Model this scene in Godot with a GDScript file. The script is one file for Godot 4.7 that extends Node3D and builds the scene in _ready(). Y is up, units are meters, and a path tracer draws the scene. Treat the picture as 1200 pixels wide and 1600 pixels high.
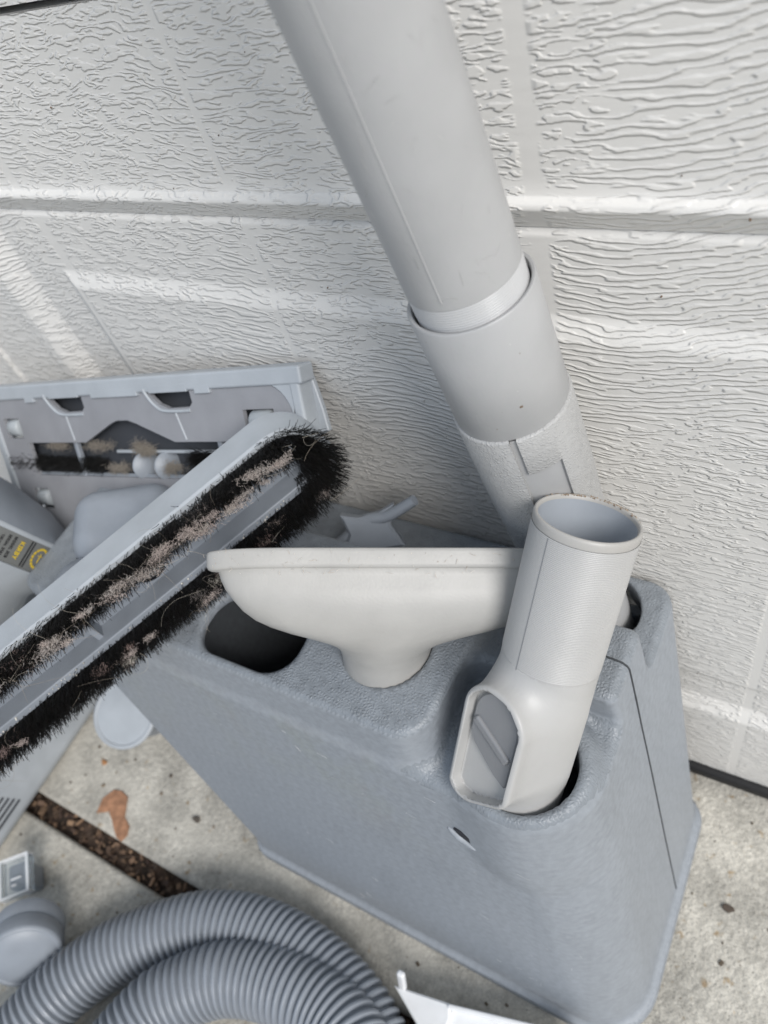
extends Node3D

# ------------------------------------------------------------------ mesh collector
class MB:
	var v := PackedVector3Array()
	var n := PackedVector3Array()
	var u := PackedVector2Array()
	var c := PackedColorArray()
	var ix := PackedInt32Array()
	func vert(p: Vector3, nm: Vector3, uv := Vector2.ZERO, col := Color.WHITE) -> int:
		v.append(p); n.append(nm.normalized()); u.append(uv); c.append(col)
		return v.size() - 1
	func tri(a: int, b: int, d: int) -> void:
		var g := (v[b] - v[a]).cross(v[d] - v[a])
		if g.dot(n[a] + n[b] + n[d]) > 0.0:
			ix.append(a); ix.append(d); ix.append(b)
		else:
			ix.append(a); ix.append(b); ix.append(d)
	func quad(a: int, b: int, d: int, e: int) -> void:
		tri(a, b, d); tri(a, d, e)
	func flat_quad(a: Vector3, b: Vector3, d: Vector3, e: Vector3, nm: Vector3) -> void:
		quad(vert(a, nm, Vector2(0, 0)), vert(b, nm, Vector2(1, 0)), vert(d, nm, Vector2(1, 1)), vert(e, nm, Vector2(0, 1)))
	func mesh(mat: Material, onto: ArrayMesh = null) -> ArrayMesh:
		var am := onto if onto else ArrayMesh.new()
		var arr := []
		arr.resize(Mesh.ARRAY_MAX)
		arr[Mesh.ARRAY_VERTEX] = v
		arr[Mesh.ARRAY_NORMAL] = n
		arr[Mesh.ARRAY_TEX_UV] = u
		arr[Mesh.ARRAY_COLOR] = c
		arr[Mesh.ARRAY_INDEX] = ix
		am.add_surface_from_arrays(Mesh.PRIMITIVE_TRIANGLES, arr)
		am.surface_set_material(am.get_surface_count() - 1, mat)
		return am

var rng := RandomNumberGenerator.new()
var used := {}

# ------------------------------------------------------------------ scene helpers
func numbered(called: String) -> String:
	if not used.has(called):
		used[called] = 0
		return called
	used[called] += 1
	return "%s_%03d" % [called, used[called]]

func tag(o: Node, label: String, category: String, group := "") -> void:
	o.set_meta("label", label)
	o.set_meta("category", category)
	if group:
		o.set_meta("group", group)

func thing(called: String, label: String, category: String, at: Vector3, group := "") -> Node3D:
	var o := Node3D.new()
	o.name = numbered(called)
	o.position = at
	add_child(o)
	tag(o, label, category, group)
	return o

# a part whose mesh is given in world coordinates
func part(root: Node3D, called: String, m: Mesh, stuff := false, label := "") -> MeshInstance3D:
	var o := MeshInstance3D.new()
	o.name = called
	o.mesh = m
	var top: Node3D = root
	if root.get_parent() == self:
		o.position = -root.position
	root.add_child(o, true)
	if stuff:
		o.set_meta("kind", "stuff")
	if label:
		o.set_meta("label", label)
	return o

func single(called: String, m: Mesh, at: Vector3) -> MeshInstance3D:
	var o := MeshInstance3D.new()
	o.name = numbered(called)
	o.mesh = m
	o.position = at
	add_child(o)
	return o

# ------------------------------------------------------------------ materials
func srgb(r: float, g: float, b: float) -> Color:
	return Color(r, g, b).linear_to_srgb()

func noise_image(w: int, h: int, sd: int, freq: float, octaves: int, kind := FastNoiseLite.TYPE_SIMPLEX_SMOOTH) -> Image:
	var f := FastNoiseLite.new()
	f.seed = sd
	f.noise_type = kind
	f.frequency = freq
	f.fractal_octaves = octaves
	f.fractal_type = FastNoiseLite.FRACTAL_FBM if octaves > 1 else FastNoiseLite.FRACTAL_NONE
	return f.get_seamless_image(w, h, false, false, 0.12)

func tex(im: Image) -> ImageTexture:
	return ImageTexture.create_from_image(im)

# base colour times a slight blotchy variation, written as a texture
func tint_texture(w: int, base: Color, spread: float, sd: int, freq := 0.01, oct := 5) -> ImageTexture:
	var im := noise_image(w, w, sd, freq, oct)
	var d := im.get_data()
	var out := PackedByteArray()
	out.resize(w * w * 3)
	for i in w * w:
		var k := 1.0 + spread * (d[i] / 127.5 - 1.0)
		out[i * 3] = clampi(int(base.r * 255.0 * k), 0, 255)
		out[i * 3 + 1] = clampi(int(base.g * 255.0 * k), 0, 255)
		out[i * 3 + 2] = clampi(int(base.b * 255.0 * k), 0, 255)
	return tex(Image.create_from_data(w, w, false, Image.FORMAT_RGB8, out))

func plastic(lin: Color, rough: float, spread := 0.05, sd := 1, grain: Texture2D = null, grain_cm := 0.0, tile := 8.0) -> StandardMaterial3D:
	var m := StandardMaterial3D.new()
	m.albedo_texture = tint_texture(256, lin.linear_to_srgb(), spread, sd, 0.02, 5)
	m.roughness = rough
	m.metallic_specular = 0.5
	m.uv1_triplanar = true
	m.uv1_world_triplanar = true
	m.uv1_scale = Vector3.ONE * tile
	m.vertex_color_use_as_albedo = true
	if grain:
		m.heightmap_enabled = true
		m.heightmap_texture = grain
		m.heightmap_scale = grain_cm
	return m

func plain(lin: Color, rough := 0.6) -> StandardMaterial3D:
	var m := StandardMaterial3D.new()
	m.albedo_color = lin.linear_to_srgb()
	m.roughness = rough
	return m

func vcol(rough := 0.8) -> StandardMaterial3D:
	var m := StandardMaterial3D.new()
	m.vertex_color_use_as_albedo = true
	m.roughness = rough
	return m

# ------------------------------------------------------------------ shapes
func frame(origin: Vector3, y_axis: Vector3, hint := Vector3(0.31, 0.17, 0.93)) -> Transform3D:
	var y := y_axis.normalized()
	var x := y.cross(hint).normalized()
	var z := x.cross(y).normalized()
	return Transform3D(Basis(x, y, z), origin)

func lathe(mb: MB, prof: PackedVector2Array, segs: int, xf: Transform3D, a0 := 0.0, a1 := TAU, col := Color.WHITE) -> void:
	var k := prof.size() - 1
	var nn := []
	for i in k:
		var d := prof[i + 1] - prof[i]
		nn.append(Vector2(d.y, -d.x).normalized())
	for i in k:
		var na: Vector2 = nn[i]
		var nb: Vector2 = nn[i]
		if i > 0 and na.dot(nn[i - 1]) > 0.6:
			na = (na + nn[i - 1]).normalized()
		if i < k - 1 and nb.dot(nn[i + 1]) > 0.6:
			nb = (nb + nn[i + 1]).normalized()
		var prev := Vector2i(-1, -1)
		for j in segs + 1:
			var a := a0 + (a1 - a0) * j / segs
			var cs := cos(a)
			var sn := sin(a)
			var pa := xf * Vector3(prof[i].x * cs, prof[i].y, prof[i].x * sn)
			var pb := xf * Vector3(prof[i + 1].x * cs, prof[i + 1].y, prof[i + 1].x * sn)
			var cur := Vector2i(mb.vert(pa, xf.basis * Vector3(na.x * cs, na.y, na.x * sn), Vector2(float(j) / segs, prof[i].y), col),
				mb.vert(pb, xf.basis * Vector3(nb.x * cs, nb.y, nb.x * sn), Vector2(float(j) / segs, prof[i + 1].y), col))
			if j > 0:
				mb.quad(prev.x, prev.y, cur.y, cur.x)
			prev = cur

# box with rounded edges, size = full size
func rbox(mb: MB, size: Vector3, r: float, xf: Transform3D, k := 3, col := Color.WHITE) -> void:
	var h := size * 0.5
	r = minf(r, minf(h.x, minf(h.y, h.z)) * 0.999)
	for ax in 3:
		var b1 := (ax + 1) % 3
		var b2 := (ax + 2) % 3
		for s in [-1.0, 1.0]:
			var c1 := _cuts(h[b1], r, k)
			var c2 := _cuts(h[b2], r, k)
			var ids := []
			for p in c1:
				var row := []
				for q in c2:
					var w := Vector3.ZERO
					w[ax] = s * h[ax]
					w[b1] = p
					w[b2] = q
					var inner := Vector3(clampf(w.x, -h.x + r, h.x - r), clampf(w.y, -h.y + r, h.y - r), clampf(w.z, -h.z + r, h.z - r))
					var d := (w - inner).normalized()
					row.append(mb.vert(xf * (inner + d * r), xf.basis * d, Vector2(p, q), col))
				ids.append(row)
			for i in ids.size() - 1:
				for j in ids[0].size() - 1:
					mb.quad(ids[i][j], ids[i + 1][j], ids[i + 1][j + 1], ids[i][j + 1])

func _cuts(h: float, r: float, k: int) -> Array:
	var o := []
	for i in k + 1:
		o.append(-h + r - r * tan(PI / 4 * (1.0 - float(i) / k)))
	for i in k + 1:
		o.append(h - r + r * tan(PI / 4 * float(i) / k))
	return o

func rbox_mesh(size: Vector3, r: float, xf: Transform3D, mat: Material, k := 3) -> ArrayMesh:
	var mb := MB.new()
	rbox(mb, size, r, xf, k)
	return mb.mesh(mat)

# a tube along points, own radius at each point
func sweep(mb: MB, pts: PackedVector3Array, rad: PackedFloat32Array, segs: int, cap := true, cols := PackedColorArray(), squash := 1.0) -> void:
	var k := pts.size()
	var t0 := (pts[1] - pts[0]).normalized()
	var x := t0.cross(Vector3(0.123, 0.9, 0.31) if absf(t0.y) < 0.9 else Vector3(1, 0.1, 0.2)).normalized()
	var prev := PackedInt32Array()
	for i in k:
		var a := pts[maxi(i - 1, 0)]
		var b := pts[mini(i + 1, k - 1)]
		var t := (b - a).normalized()
		x = (x - t * x.dot(t)).normalized()
		var y := t.cross(x)
		var dl := (b - a).length()
		var dr := (rad[mini(i + 1, k - 1)] - rad[maxi(i - 1, 0)]) / maxf(dl, 1e-6)
		var cur := PackedInt32Array()
		for j in segs + 1:
			var an := TAU * j / segs
			var d := x * cos(an) + y * sin(an) * squash
			cur.append(mb.vert(pts[i] + d * rad[i], (d - t * dr).normalized(), Vector2(float(j) / segs, float(i) / k), cols[i] if cols.size() else Color.WHITE))
		if i > 0:
			for j in segs:
				mb.quad(prev[j], prev[j + 1], cur[j + 1], cur[j])
		prev = cur
		if cap and (i == 0 or i == k - 1):
			var nm := -t if i == 0 else t
			var m := mb.vert(pts[i], nm, Vector2.ZERO, cols[i] if cols.size() else Color.WHITE)
			var last := -1
			for j in segs + 1:
				var e := mb.vert(mb.v[cur[j]], nm, Vector2.ZERO, cols[i] if cols.size() else Color.WHITE)
				if j > 0:
					mb.tri(m, last, e)
				last = e

func catmull(p: Array, per: int) -> PackedVector3Array:
	var out := PackedVector3Array()
	for i in p.size() - 1:
		var a: Vector3 = p[maxi(i - 1, 0)]
		var b: Vector3 = p[i]
		var c: Vector3 = p[i + 1]
		var d: Vector3 = p[mini(i + 2, p.size() - 1)]
		for j in per:
			out.append(b.cubic_interpolate(c, a, d, float(j) / per))
	out.append(p[-1])
	return out

# outline (x, y) pushed out along z with a small bevel on the front
func prism(mb: MB, poly: PackedVector2Array, depth: float, bevel: float, xf: Transform3D, col := Color.WHITE) -> void:
	if Geometry2D.is_polygon_clockwise(poly):
		poly = poly.duplicate()
		poly.reverse()
	var k := poly.size()
	var inset := PackedVector2Array()
	var nrm := []
	for i in k:
		var a := (poly[i] - poly[(i + k - 1) % k]).normalized()
		var b := (poly[(i + 1) % k] - poly[i]).normalized()
		var na := Vector2(a.y, -a.x)
		var nb := Vector2(b.y, -b.x)
		var m := (na + nb).normalized()
		inset.append(poly[i] - m * bevel / maxf(0.4, m.dot(na)))
		nrm.append([na, nb, m])
	for i in k:
		var j := (i + 1) % k
		var sm: bool = true
		var n1: Vector2 = nrm[i][1]
		var n2: Vector2 = nrm[i][1]
		if nrm[i][0].dot(nrm[i][1]) > 0.7:
			n1 = nrm[i][2]
		if nrm[j][0].dot(nrm[j][1]) > 0.7:
			n2 = nrm[j][2]
		var N1 := xf.basis * Vector3(n1.x, n1.y, 0)
		var N2 := xf.basis * Vector3(n2.x, n2.y, 0)
		var up := xf.basis.z
		var a0 := mb.vert(xf * Vector3(poly[i].x, poly[i].y, 0), N1, Vector2.ZERO, col)
		var b0 := mb.vert(xf * Vector3(poly[j].x, poly[j].y, 0), N2, Vector2.ZERO, col)
		var a1 := mb.vert(xf * Vector3(poly[i].x, poly[i].y, depth - bevel), N1, Vector2.ZERO, col)
		var b1 := mb.vert(xf * Vector3(poly[j].x, poly[j].y, depth - bevel), N2, Vector2.ZERO, col)
		mb.quad(a0, b0, b1, a1)
		if bevel > 0.0:
			var a2 := mb.vert(xf * Vector3(inset[i].x, inset[i].y, depth), (N1 + up).normalized(), Vector2.ZERO, col)
			var b2 := mb.vert(xf * Vector3(inset[j].x, inset[j].y, depth), (N2 + up).normalized(), Vector2.ZERO, col)
			var a3 := mb.vert(mb.v[a1], (N1 + up).normalized(), Vector2.ZERO, col)
			var b3 := mb.vert(mb.v[b1], (N2 + up).normalized(), Vector2.ZERO, col)
			mb.quad(a3, b3, b2, a2)
	for side in 2:
		var pl := inset if side == 0 else poly
		var tris := Geometry2D.triangulate_polygon(pl)
		var zz := depth if side == 0 else 0.0
		var nm := xf.basis.z * (1.0 if side == 0 else -1.0)
		var base := mb.v.size()
		for p in pl:
			mb.vert(xf * Vector3(p.x, p.y, zz), nm, p, col)
		for t in range(0, tris.size(), 3):
			mb.tri(base + tris[t], base + tris[t + 1], base + tris[t + 2])

func rounded_rect(w: float, h: float, r: float, k := 5) -> PackedVector2Array:
	var o := PackedVector2Array()
	for q in 4:
		var cx := (w * 0.5 - r) * (1 if q == 0 or q == 3 else -1)
		var cy := (h * 0.5 - r) * (1 if q < 2 else -1)
		for i in k + 1:
			var a := PI / 2 * (q + float(i) / k)
			o.append(Vector2(cx + cos(a) * r, cy + sin(a) * r))
	return o

# a thin hair
func fibre(mb: MB, p: Vector3, dir: Vector3, length: float, curl: float, r: float, col: Color, steps := 5) -> void:
	var pts := PackedVector3Array([p])
	var rad := PackedFloat32Array([r])
	var d := dir.normalized()
	var ax := Vector3(rng.randf_range(-1, 1), rng.randf_range(-1, 1), rng.randf_range(-1, 1)).normalized()
	for i in steps:
		d = d.rotated(ax, curl / steps)
		ax = (ax + Vector3(rng.randf_range(-1, 1), rng.randf_range(-1, 1), rng.randf_range(-1, 1)) * 0.35).normalized()
		pts.append(pts[-1] + d * length / steps)
		rad.append(r * (1.0 - 0.5 * float(i + 1) / steps))
	var cols := PackedColorArray()
	cols.resize(pts.size())
	cols.fill(col)
	sweep(mb, pts, rad, 3, false, cols)

# ------------------------------------------------------------------ surface nets
func rmax(a: float, b: float, r: float) -> float:
	var x := maxf(a + r, 0.0)
	var y := maxf(b + r, 0.0)
	return minf(maxf(a, b), -r) + sqrt(x * x + y * y)

func rmin(a: float, b: float, r: float) -> float:
	return -rmax(-a, -b, r)

func nets(f: Callable, lo: Vector3, hi: Vector3, cell: float, lip := 2.4) -> MB:
	var nx := int(ceil((hi.x - lo.x) / cell / 4.0)) * 4
	var ny := int(ceil((hi.y - lo.y) / cell / 4.0)) * 4
	var nz := int(ceil((hi.z - lo.z) / cell / 4.0)) * 4
	var sx := nx + 1
	var sxy := (nx + 1) * (ny + 1)
	var val := PackedFloat32Array()
	val.resize(sxy * (nz + 1))
	val.fill(INF)
	var id := PackedInt32Array()
	id.resize(sxy * (nz + 1))
	id.fill(-1)
	var mb := MB.new()
	var reach := cell * 2.0 * 1.7321 * lip
	var cells := PackedInt32Array()
	for bz in range(0, nz, 4):
		for by in range(0, ny, 4):
			for bx in range(0, nx, 4):
				if absf(f.call(lo + Vector3(bx + 2, by + 2, bz + 2) * cell)) > reach:
					continue
				for z in range(bz, bz + 5):
					for y in range(by, by + 5):
						for x in range(bx, bx + 5):
							var i := x + y * sx + z * sxy
							if val[i] == INF:
								val[i] = f.call(lo + Vector3(x, y, z) * cell)
				for z in range(bz, bz + 4):
					for y in range(by, by + 4):
						for x in range(bx, bx + 4):
							var i := x + y * sx + z * sxy
							var a := val[i] < 0.0
							if (val[i + 1] < 0.0) == a and (val[i + sx] < 0.0) == a and (val[i + sxy] < 0.0) == a and (val[i + 1 + sx] < 0.0) == a and (val[i + 1 + sxy] < 0.0) == a and (val[i + sx + sxy] < 0.0) == a and (val[i + 1 + sx + sxy] < 0.0) == a:
								continue
							cells.append(i)
	var offs := [0, 1, sx, sx + 1, sxy, sxy + 1, sxy + sx, sxy + sx + 1]
	var corner := [Vector3(0, 0, 0), Vector3(1, 0, 0), Vector3(0, 1, 0), Vector3(1, 1, 0), Vector3(0, 0, 1), Vector3(1, 0, 1), Vector3(0, 1, 1), Vector3(1, 1, 1)]
	var edges := [[0, 1], [2, 3], [4, 5], [6, 7], [0, 2], [1, 3], [4, 6], [5, 7], [0, 4], [1, 5], [2, 6], [3, 7]]
	var e := cell * 0.15
	for i in cells:
		var x := i % sx
		var y := (i / sx) % (ny + 1)
		var z := i / sxy
		var s := Vector3.ZERO
		var c := 0
		for ed in edges:
			var va := val[i + offs[ed[0]]]
			var vb := val[i + offs[ed[1]]]
			if (va < 0.0) != (vb < 0.0):
				s += corner[ed[0]].lerp(corner[ed[1]], va / (va - vb))
				c += 1
		var p := lo + (Vector3(x, y, z) + s / c) * cell
		var g := Vector3.ZERO
		for it in 2:
			var d: float = f.call(p)
			g = Vector3(f.call(p + Vector3(e, 0, 0)) - d, f.call(p + Vector3(0, e, 0)) - d, f.call(p + Vector3(0, 0, e)) - d) / e
			var l := maxf(g.length(), 0.3)
			var st := clampf(d / l, -cell * 0.5, cell * 0.5)
			p -= g / l * st
		id[i] = mb.vert(p, g.normalized())
	for i in cells:
		var x := i % sx
		var y := (i / sx) % (ny + 1)
		var z := i / sxy
		var a := val[i] < 0.0
		if y > 0 and z > 0 and (val[i + 1] < 0.0) != a:
			_q(mb, id, i, i - sx, i - sx - sxy, i - sxy)
		if x > 0 and z > 0 and (val[i + sx] < 0.0) != a:
			_q(mb, id, i, i - 1, i - 1 - sxy, i - sxy)
		if x > 0 and y > 0 and (val[i + sxy] < 0.0) != a:
			_q(mb, id, i, i - 1, i - 1 - sx, i - sx)
	return mb

func _q(mb: MB, id: PackedInt32Array, a: int, b: int, c: int, d: int) -> void:
	if id[a] >= 0 and id[b] >= 0 and id[c] >= 0 and id[d] >= 0:
		mb.quad(id[a], id[b], id[c], id[d])

func cyl(p: Vector3, o: Vector3, d: Vector3, r: float) -> float:
	var q := p - o
	return (q - d * q.dot(d)).length() - r

# ------------------------------------------------------------------ the caddy
const WAND_P := Vector3(-0.083, 0.239, 0.0285)
const WAND_D := Vector3(-0.1181, 0.9901, 0.0755)
const WAND_S := 1.06
const TUBE_P := Vector3(-0.0832, 0.2645, 0.1332)
const TUBE_D := Vector3(0.122, 0.851, -0.5107)
const TUBE_S := 1.0686
const NECK_P := Vector3(-0.1590, 0.295, 0.1085)
const NECK_D := Vector3(0.05, 0.93, -0.364)
const REAR_HOLE := Vector3(-0.081, 0.25, 0.0318)

func caddy_body(p: Vector3) -> float:
	var front := (p.z - 0.2 + 0.165 * p.y) * 0.9866
	var back := (0.036 - 0.118 * p.y - p.z) * 0.993
	var right := (p.x + 0.014 + 0.125 * p.y) * 0.992
	var left := (-0.322 - 0.284 * p.y - p.x) * 0.962
	var d := rmax(rmax(front, right, 0.036), rmax(back, left, 0.010), 0.014)
	if p.y < 0.15:
		return maxf(d, 0.002 - p.y)
	# boss that carries the connector tube
	var bz := p.z - 0.1298 - 0.12 * (0.272 - p.y)
	var q := Vector2(p.x + 0.0822, bz).length() - 0.0290
	d = rmin(d, rmax(q * 0.97, 0.17 - p.y, 0.05), 0.012)
	# stepped top: low rear, long plateau, ridge, seat of the tube
	var top := p.y - 0.250
	top = rmin(top, rmax(p.y - 0.2640, 0.074 - p.z, 0.004), 0.006)
	top = rmin(top, rmax(p.y - 0.2715, q - 0.0035, 0.005), 0.007)
	top = rmin(top, rmax(p.y - 0.2880, rmax(p.z - 0.0975, 0.0585 - p.z, 0.008), 0.0038), 0.007)
	var edge := (p.x + 0.1205 - (0.12 - p.z) * 0.06) * 0.998
	var plat := rmax(rmax(front + 0.0008, edge, 0.018), 0.0585 - p.z, 0.010)
	top = rmin(top, rmax(p.y - 0.2950, plat, 0.0032), 0.0085)
	d = rmax(d, top, 0.0040)
	return d

func caddy(p: Vector3) -> float:
	var body := caddy_body(p)
	var d := body
	# flared foot along the floor
	if p.y < 0.03:
		d = rmin(d, maxf(caddy_body(Vector3(p.x, maxf(p.y, 0.004), p.z)) - 0.0045, p.y - 0.009), 0.004)
		d = maxf(d, 0.001 - p.y)
	# hollow inside
	d = maxf(d, -maxf(maxf(body + 0.0065, p.y - lerpf(0.238, 0.2875, smoothstep(-0.150, -0.178, p.x) * smoothstep(0.092, 0.108, p.z))), 0.006 - p.y))
	if p.y > 0.20:
		var c := cyl(p, REAR_HOLE, WAND_D, 0.0225)
		d = rmax(d, -maxf(c, 0.225 - p.y), 0.0018)
		d = rmax(d, -maxf(Vector2(p.x + 0.0818, p.z - 0.1301 - 0.10 * (0.272 - p.y)).length() - 0.0243, 0.232 - p.y), 0.0022)
		d = rmax(d, -maxf(cyl(p, NECK_P, Vector3(0, 1, 0), 0.0228), 0.232 - p.y), 0.0018)
		var q := Vector2(p.x + 0.2325, p.z - 0.1260)
		var s := Vector2(maxf(absf(q.x) - 0.0145, 0.0), maxf(absf(q.y) - 0.002, 0.0)).length() - 0.0170
		d = rmax(d, -maxf(s, 0.232 - p.y), 0.0022)
	return d

# ------------------------------------------------------------------ textures of the place
func door_relief(w: int) -> Image:
	# pressed wood grain: broken, wavy raised lines
	var warp := noise_image(96, 48, 11, 0.03, 2)
	warp.convert(Image.FORMAT_RF)
	warp.resize(w, w, Image.INTERPOLATE_CUBIC)
	var fine := noise_image(w / 4, w, 12, 0.042, 3)
	fine.convert(Image.FORMAT_RF)
	fine.resize(w, w, Image.INTERPOLATE_CUBIC)
	var brk := noise_image(w / 4, w, 13, 0.068, 3)
	brk.resize(w, w, Image.INTERPOLATE_CUBIC)
	var calm := noise_image(128, 128, 14, 0.022, 2)
	calm.resize(w, w, Image.INTERPOLATE_CUBIC)
	var a := warp.get_data().to_float32_array()
	var b := fine.get_data().to_float32_array()
	var c := brk.get_data()
	var k := calm.get_data()
	var strip := PackedFloat32Array()
	for x in w:
		var m := 1.0
		for st in [[-0.103, 0.0042], [-0.395, 0.004], [-0.245, 0.002], [0.0, 0.003]]:
			m *= smoothstep(st[1] * 0.7, st[1] * 1.3, absf(x * 0.64 / w - 0.62 - st[0]))
		strip.append(m)
	var out := PackedByteArray()
	out.resize(w * w)
	var lines := 212.0
	for y in w:
		var gy := lines * y / w
		for x in w:
			var i := y * w + x
			var rough := clampf((k[i] - 70.0) / 70.0, 0.26, 1.0)
			var g := gy + a[i] * 8.5 + (b[i] - 0.5) * (0.5 + 3.2 * rough)
			var s := sin(g * TAU) + (c[i] / 127.5 - 1.0) * 2.9 * rough
			out[i] = int(clampf((s - 0.10) / 0.65, 0.0, 1.0) * strip[x] * 210.0 + b[i] * 40.0)
	return Image.create_from_data(w, w, false, Image.FORMAT_L8, out)

func _bevel(t: float) -> float:
	t = clampf(t, 0.0, 1.0)
	return lerpf(t, smoothstep(0.0, 1.0, t), 0.35)

func door_z(x: float, y: float) -> float:
	# outward offset of the painted steel skin
	if y > 0.4675:
		return 0.0
	if y > 0.4545:
		if y > 0.4660:
			return 0.0030 * smoothstep(0.4675, 0.4660, y)
		if y > 0.4640:
			return 0.0030 + 0.0006 * sin(PI * 0.5 * (0.4660 - y) / 0.002)
		return lerpf(0.0036, -0.0014, (0.4640 - y) / 0.0095)
	var z := -0.0022 * smoothstep(0.4515, 0.4545, y)
	# bottom rail stands out
	z += 0.006 * _bevel((0.1165 - y) / 0.0125)
	# wide raised panel on the right
	var dx := minf(x + 0.405, 0.6 - x)
	var dy := minf(0.4165 - y, y - 0.1435)
	z += 0.0042 * _bevel(minf(dx, dy) / 0.010)
	# vertical stile mouldings on the left
	z += 0.009 * _bevel((-0.438 - x) / 0.0205)
	z -= 0.0022 * smoothstep(-0.466, -0.470, x)
	z += 0.0025 * (smoothstep(-0.530, -0.534, x) - smoothstep(-0.538, -0.543, x))
	z += 0.0055 * smoothstep(-0.578, -0.592, x)
	return z

func door_section(ys: Array, xs: Array, mat: Material) -> ArrayMesh:
	var mb := MB.new()
	var rows := []
	for y in ys:
		var row := PackedInt32Array()
		for x in xs:
			var e := 0.0006
			var nx: float = (door_z(x + e, y) - door_z(x - e, y)) / (2 * e)
			var y1: float = minf(y + e, ys[-1])
			var y0: float = maxf(y - e, ys[0])
			var ny: float = (door_z(x, y1) - door_z(x, y0)) / (y1 - y0)
			row.append(mb.vert(Vector3(x, y, door_z(x, y)), Vector3(-nx, -ny, 1).normalized(), Vector2((x + 0.62) / 0.64, 1.0 - (y + 0.02) / 0.64)))
		rows.append(row)
	for i in rows.size() - 1:
		for j in xs.size() - 1:
			mb.quad(rows[i][j], rows[i][j + 1], rows[i + 1][j + 1], rows[i + 1][j])
	# back and edges of the steel skin
	var x0: float = xs[0]
	var x1: float = xs[-1]
	var a: float = ys[0]
	var b: float = ys[-1]
	var zb := -0.04
	mb.flat_quad(Vector3(x0, a, zb), Vector3(x1, a, zb), Vector3(x1, b, zb), Vector3(x0, b, zb), Vector3(0, 0, -1))
	for yy in [[a, -1.0], [b, 1.0]]:
		mb.flat_quad(Vector3(x0, yy[0], zb), Vector3(x1, yy[0], zb), Vector3(x1, yy[0], door_z(0, yy[0]) - 0.0003), Vector3(x0, yy[0], door_z(0, yy[0]) - 0.0003), Vector3(0, yy[1], 0))
	return mb.mesh(mat)

func steps(a: float, b: float, d: float) -> Array:
	var o := []
	var k := maxi(1, int(round((b - a) / d)))
	for i in k + 1:
		o.append(a + (b - a) * i / k)
	return o

func merged(lists: Array) -> Array:
	var o := []
	for l in lists:
		for x in l:
			if o.is_empty() or x - o[-1] > 0.0002:
				o.append(x)
	return o

func concrete(w: int) -> ImageTexture:
	var a := noise_image(w, w, 21, 0.006, 5).get_data()
	var b := noise_image(w, w, 22, 0.05, 4).get_data()
	var c := noise_image(w, w, 23, 0.22, 2).get_data()
	var s := noise_image(w, w, 24, 0.03, 3).get_data()
	var out := PackedByteArray()
	out.resize(w * w * 3)
	for i in w * w:
		var k := 0.735 + (a[i] / 255.0 - 0.5) * 0.22 + (b[i] / 255.0 - 0.5) * 0.16 + (c[i] / 255.0 - 0.5) * 0.20
		var r := k * 0.975
		var g := k * 0.955
		var bl := k * 0.905
		if s[i] > 196:
			var t := minf((s[i] - 196) / 40.0, 1.0)
			r *= 1.0 - 0.16 * t; g *= 1.0 - 0.24 * t; bl *= 1.0 - 0.34 * t
		if c[i] > 214 or c[i] < 38:
			r *= 0.66; g *= 0.65; bl *= 0.64
		out[i * 3] = clampi(int(r * 255), 0, 255)
		out[i * 3 + 1] = clampi(int(g * 255), 0, 255)
		out[i * 3 + 2] = clampi(int(bl * 255), 0, 255)
	return tex(Image.create_from_data(w, w, false, Image.FORMAT_RGB8, out))

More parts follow.
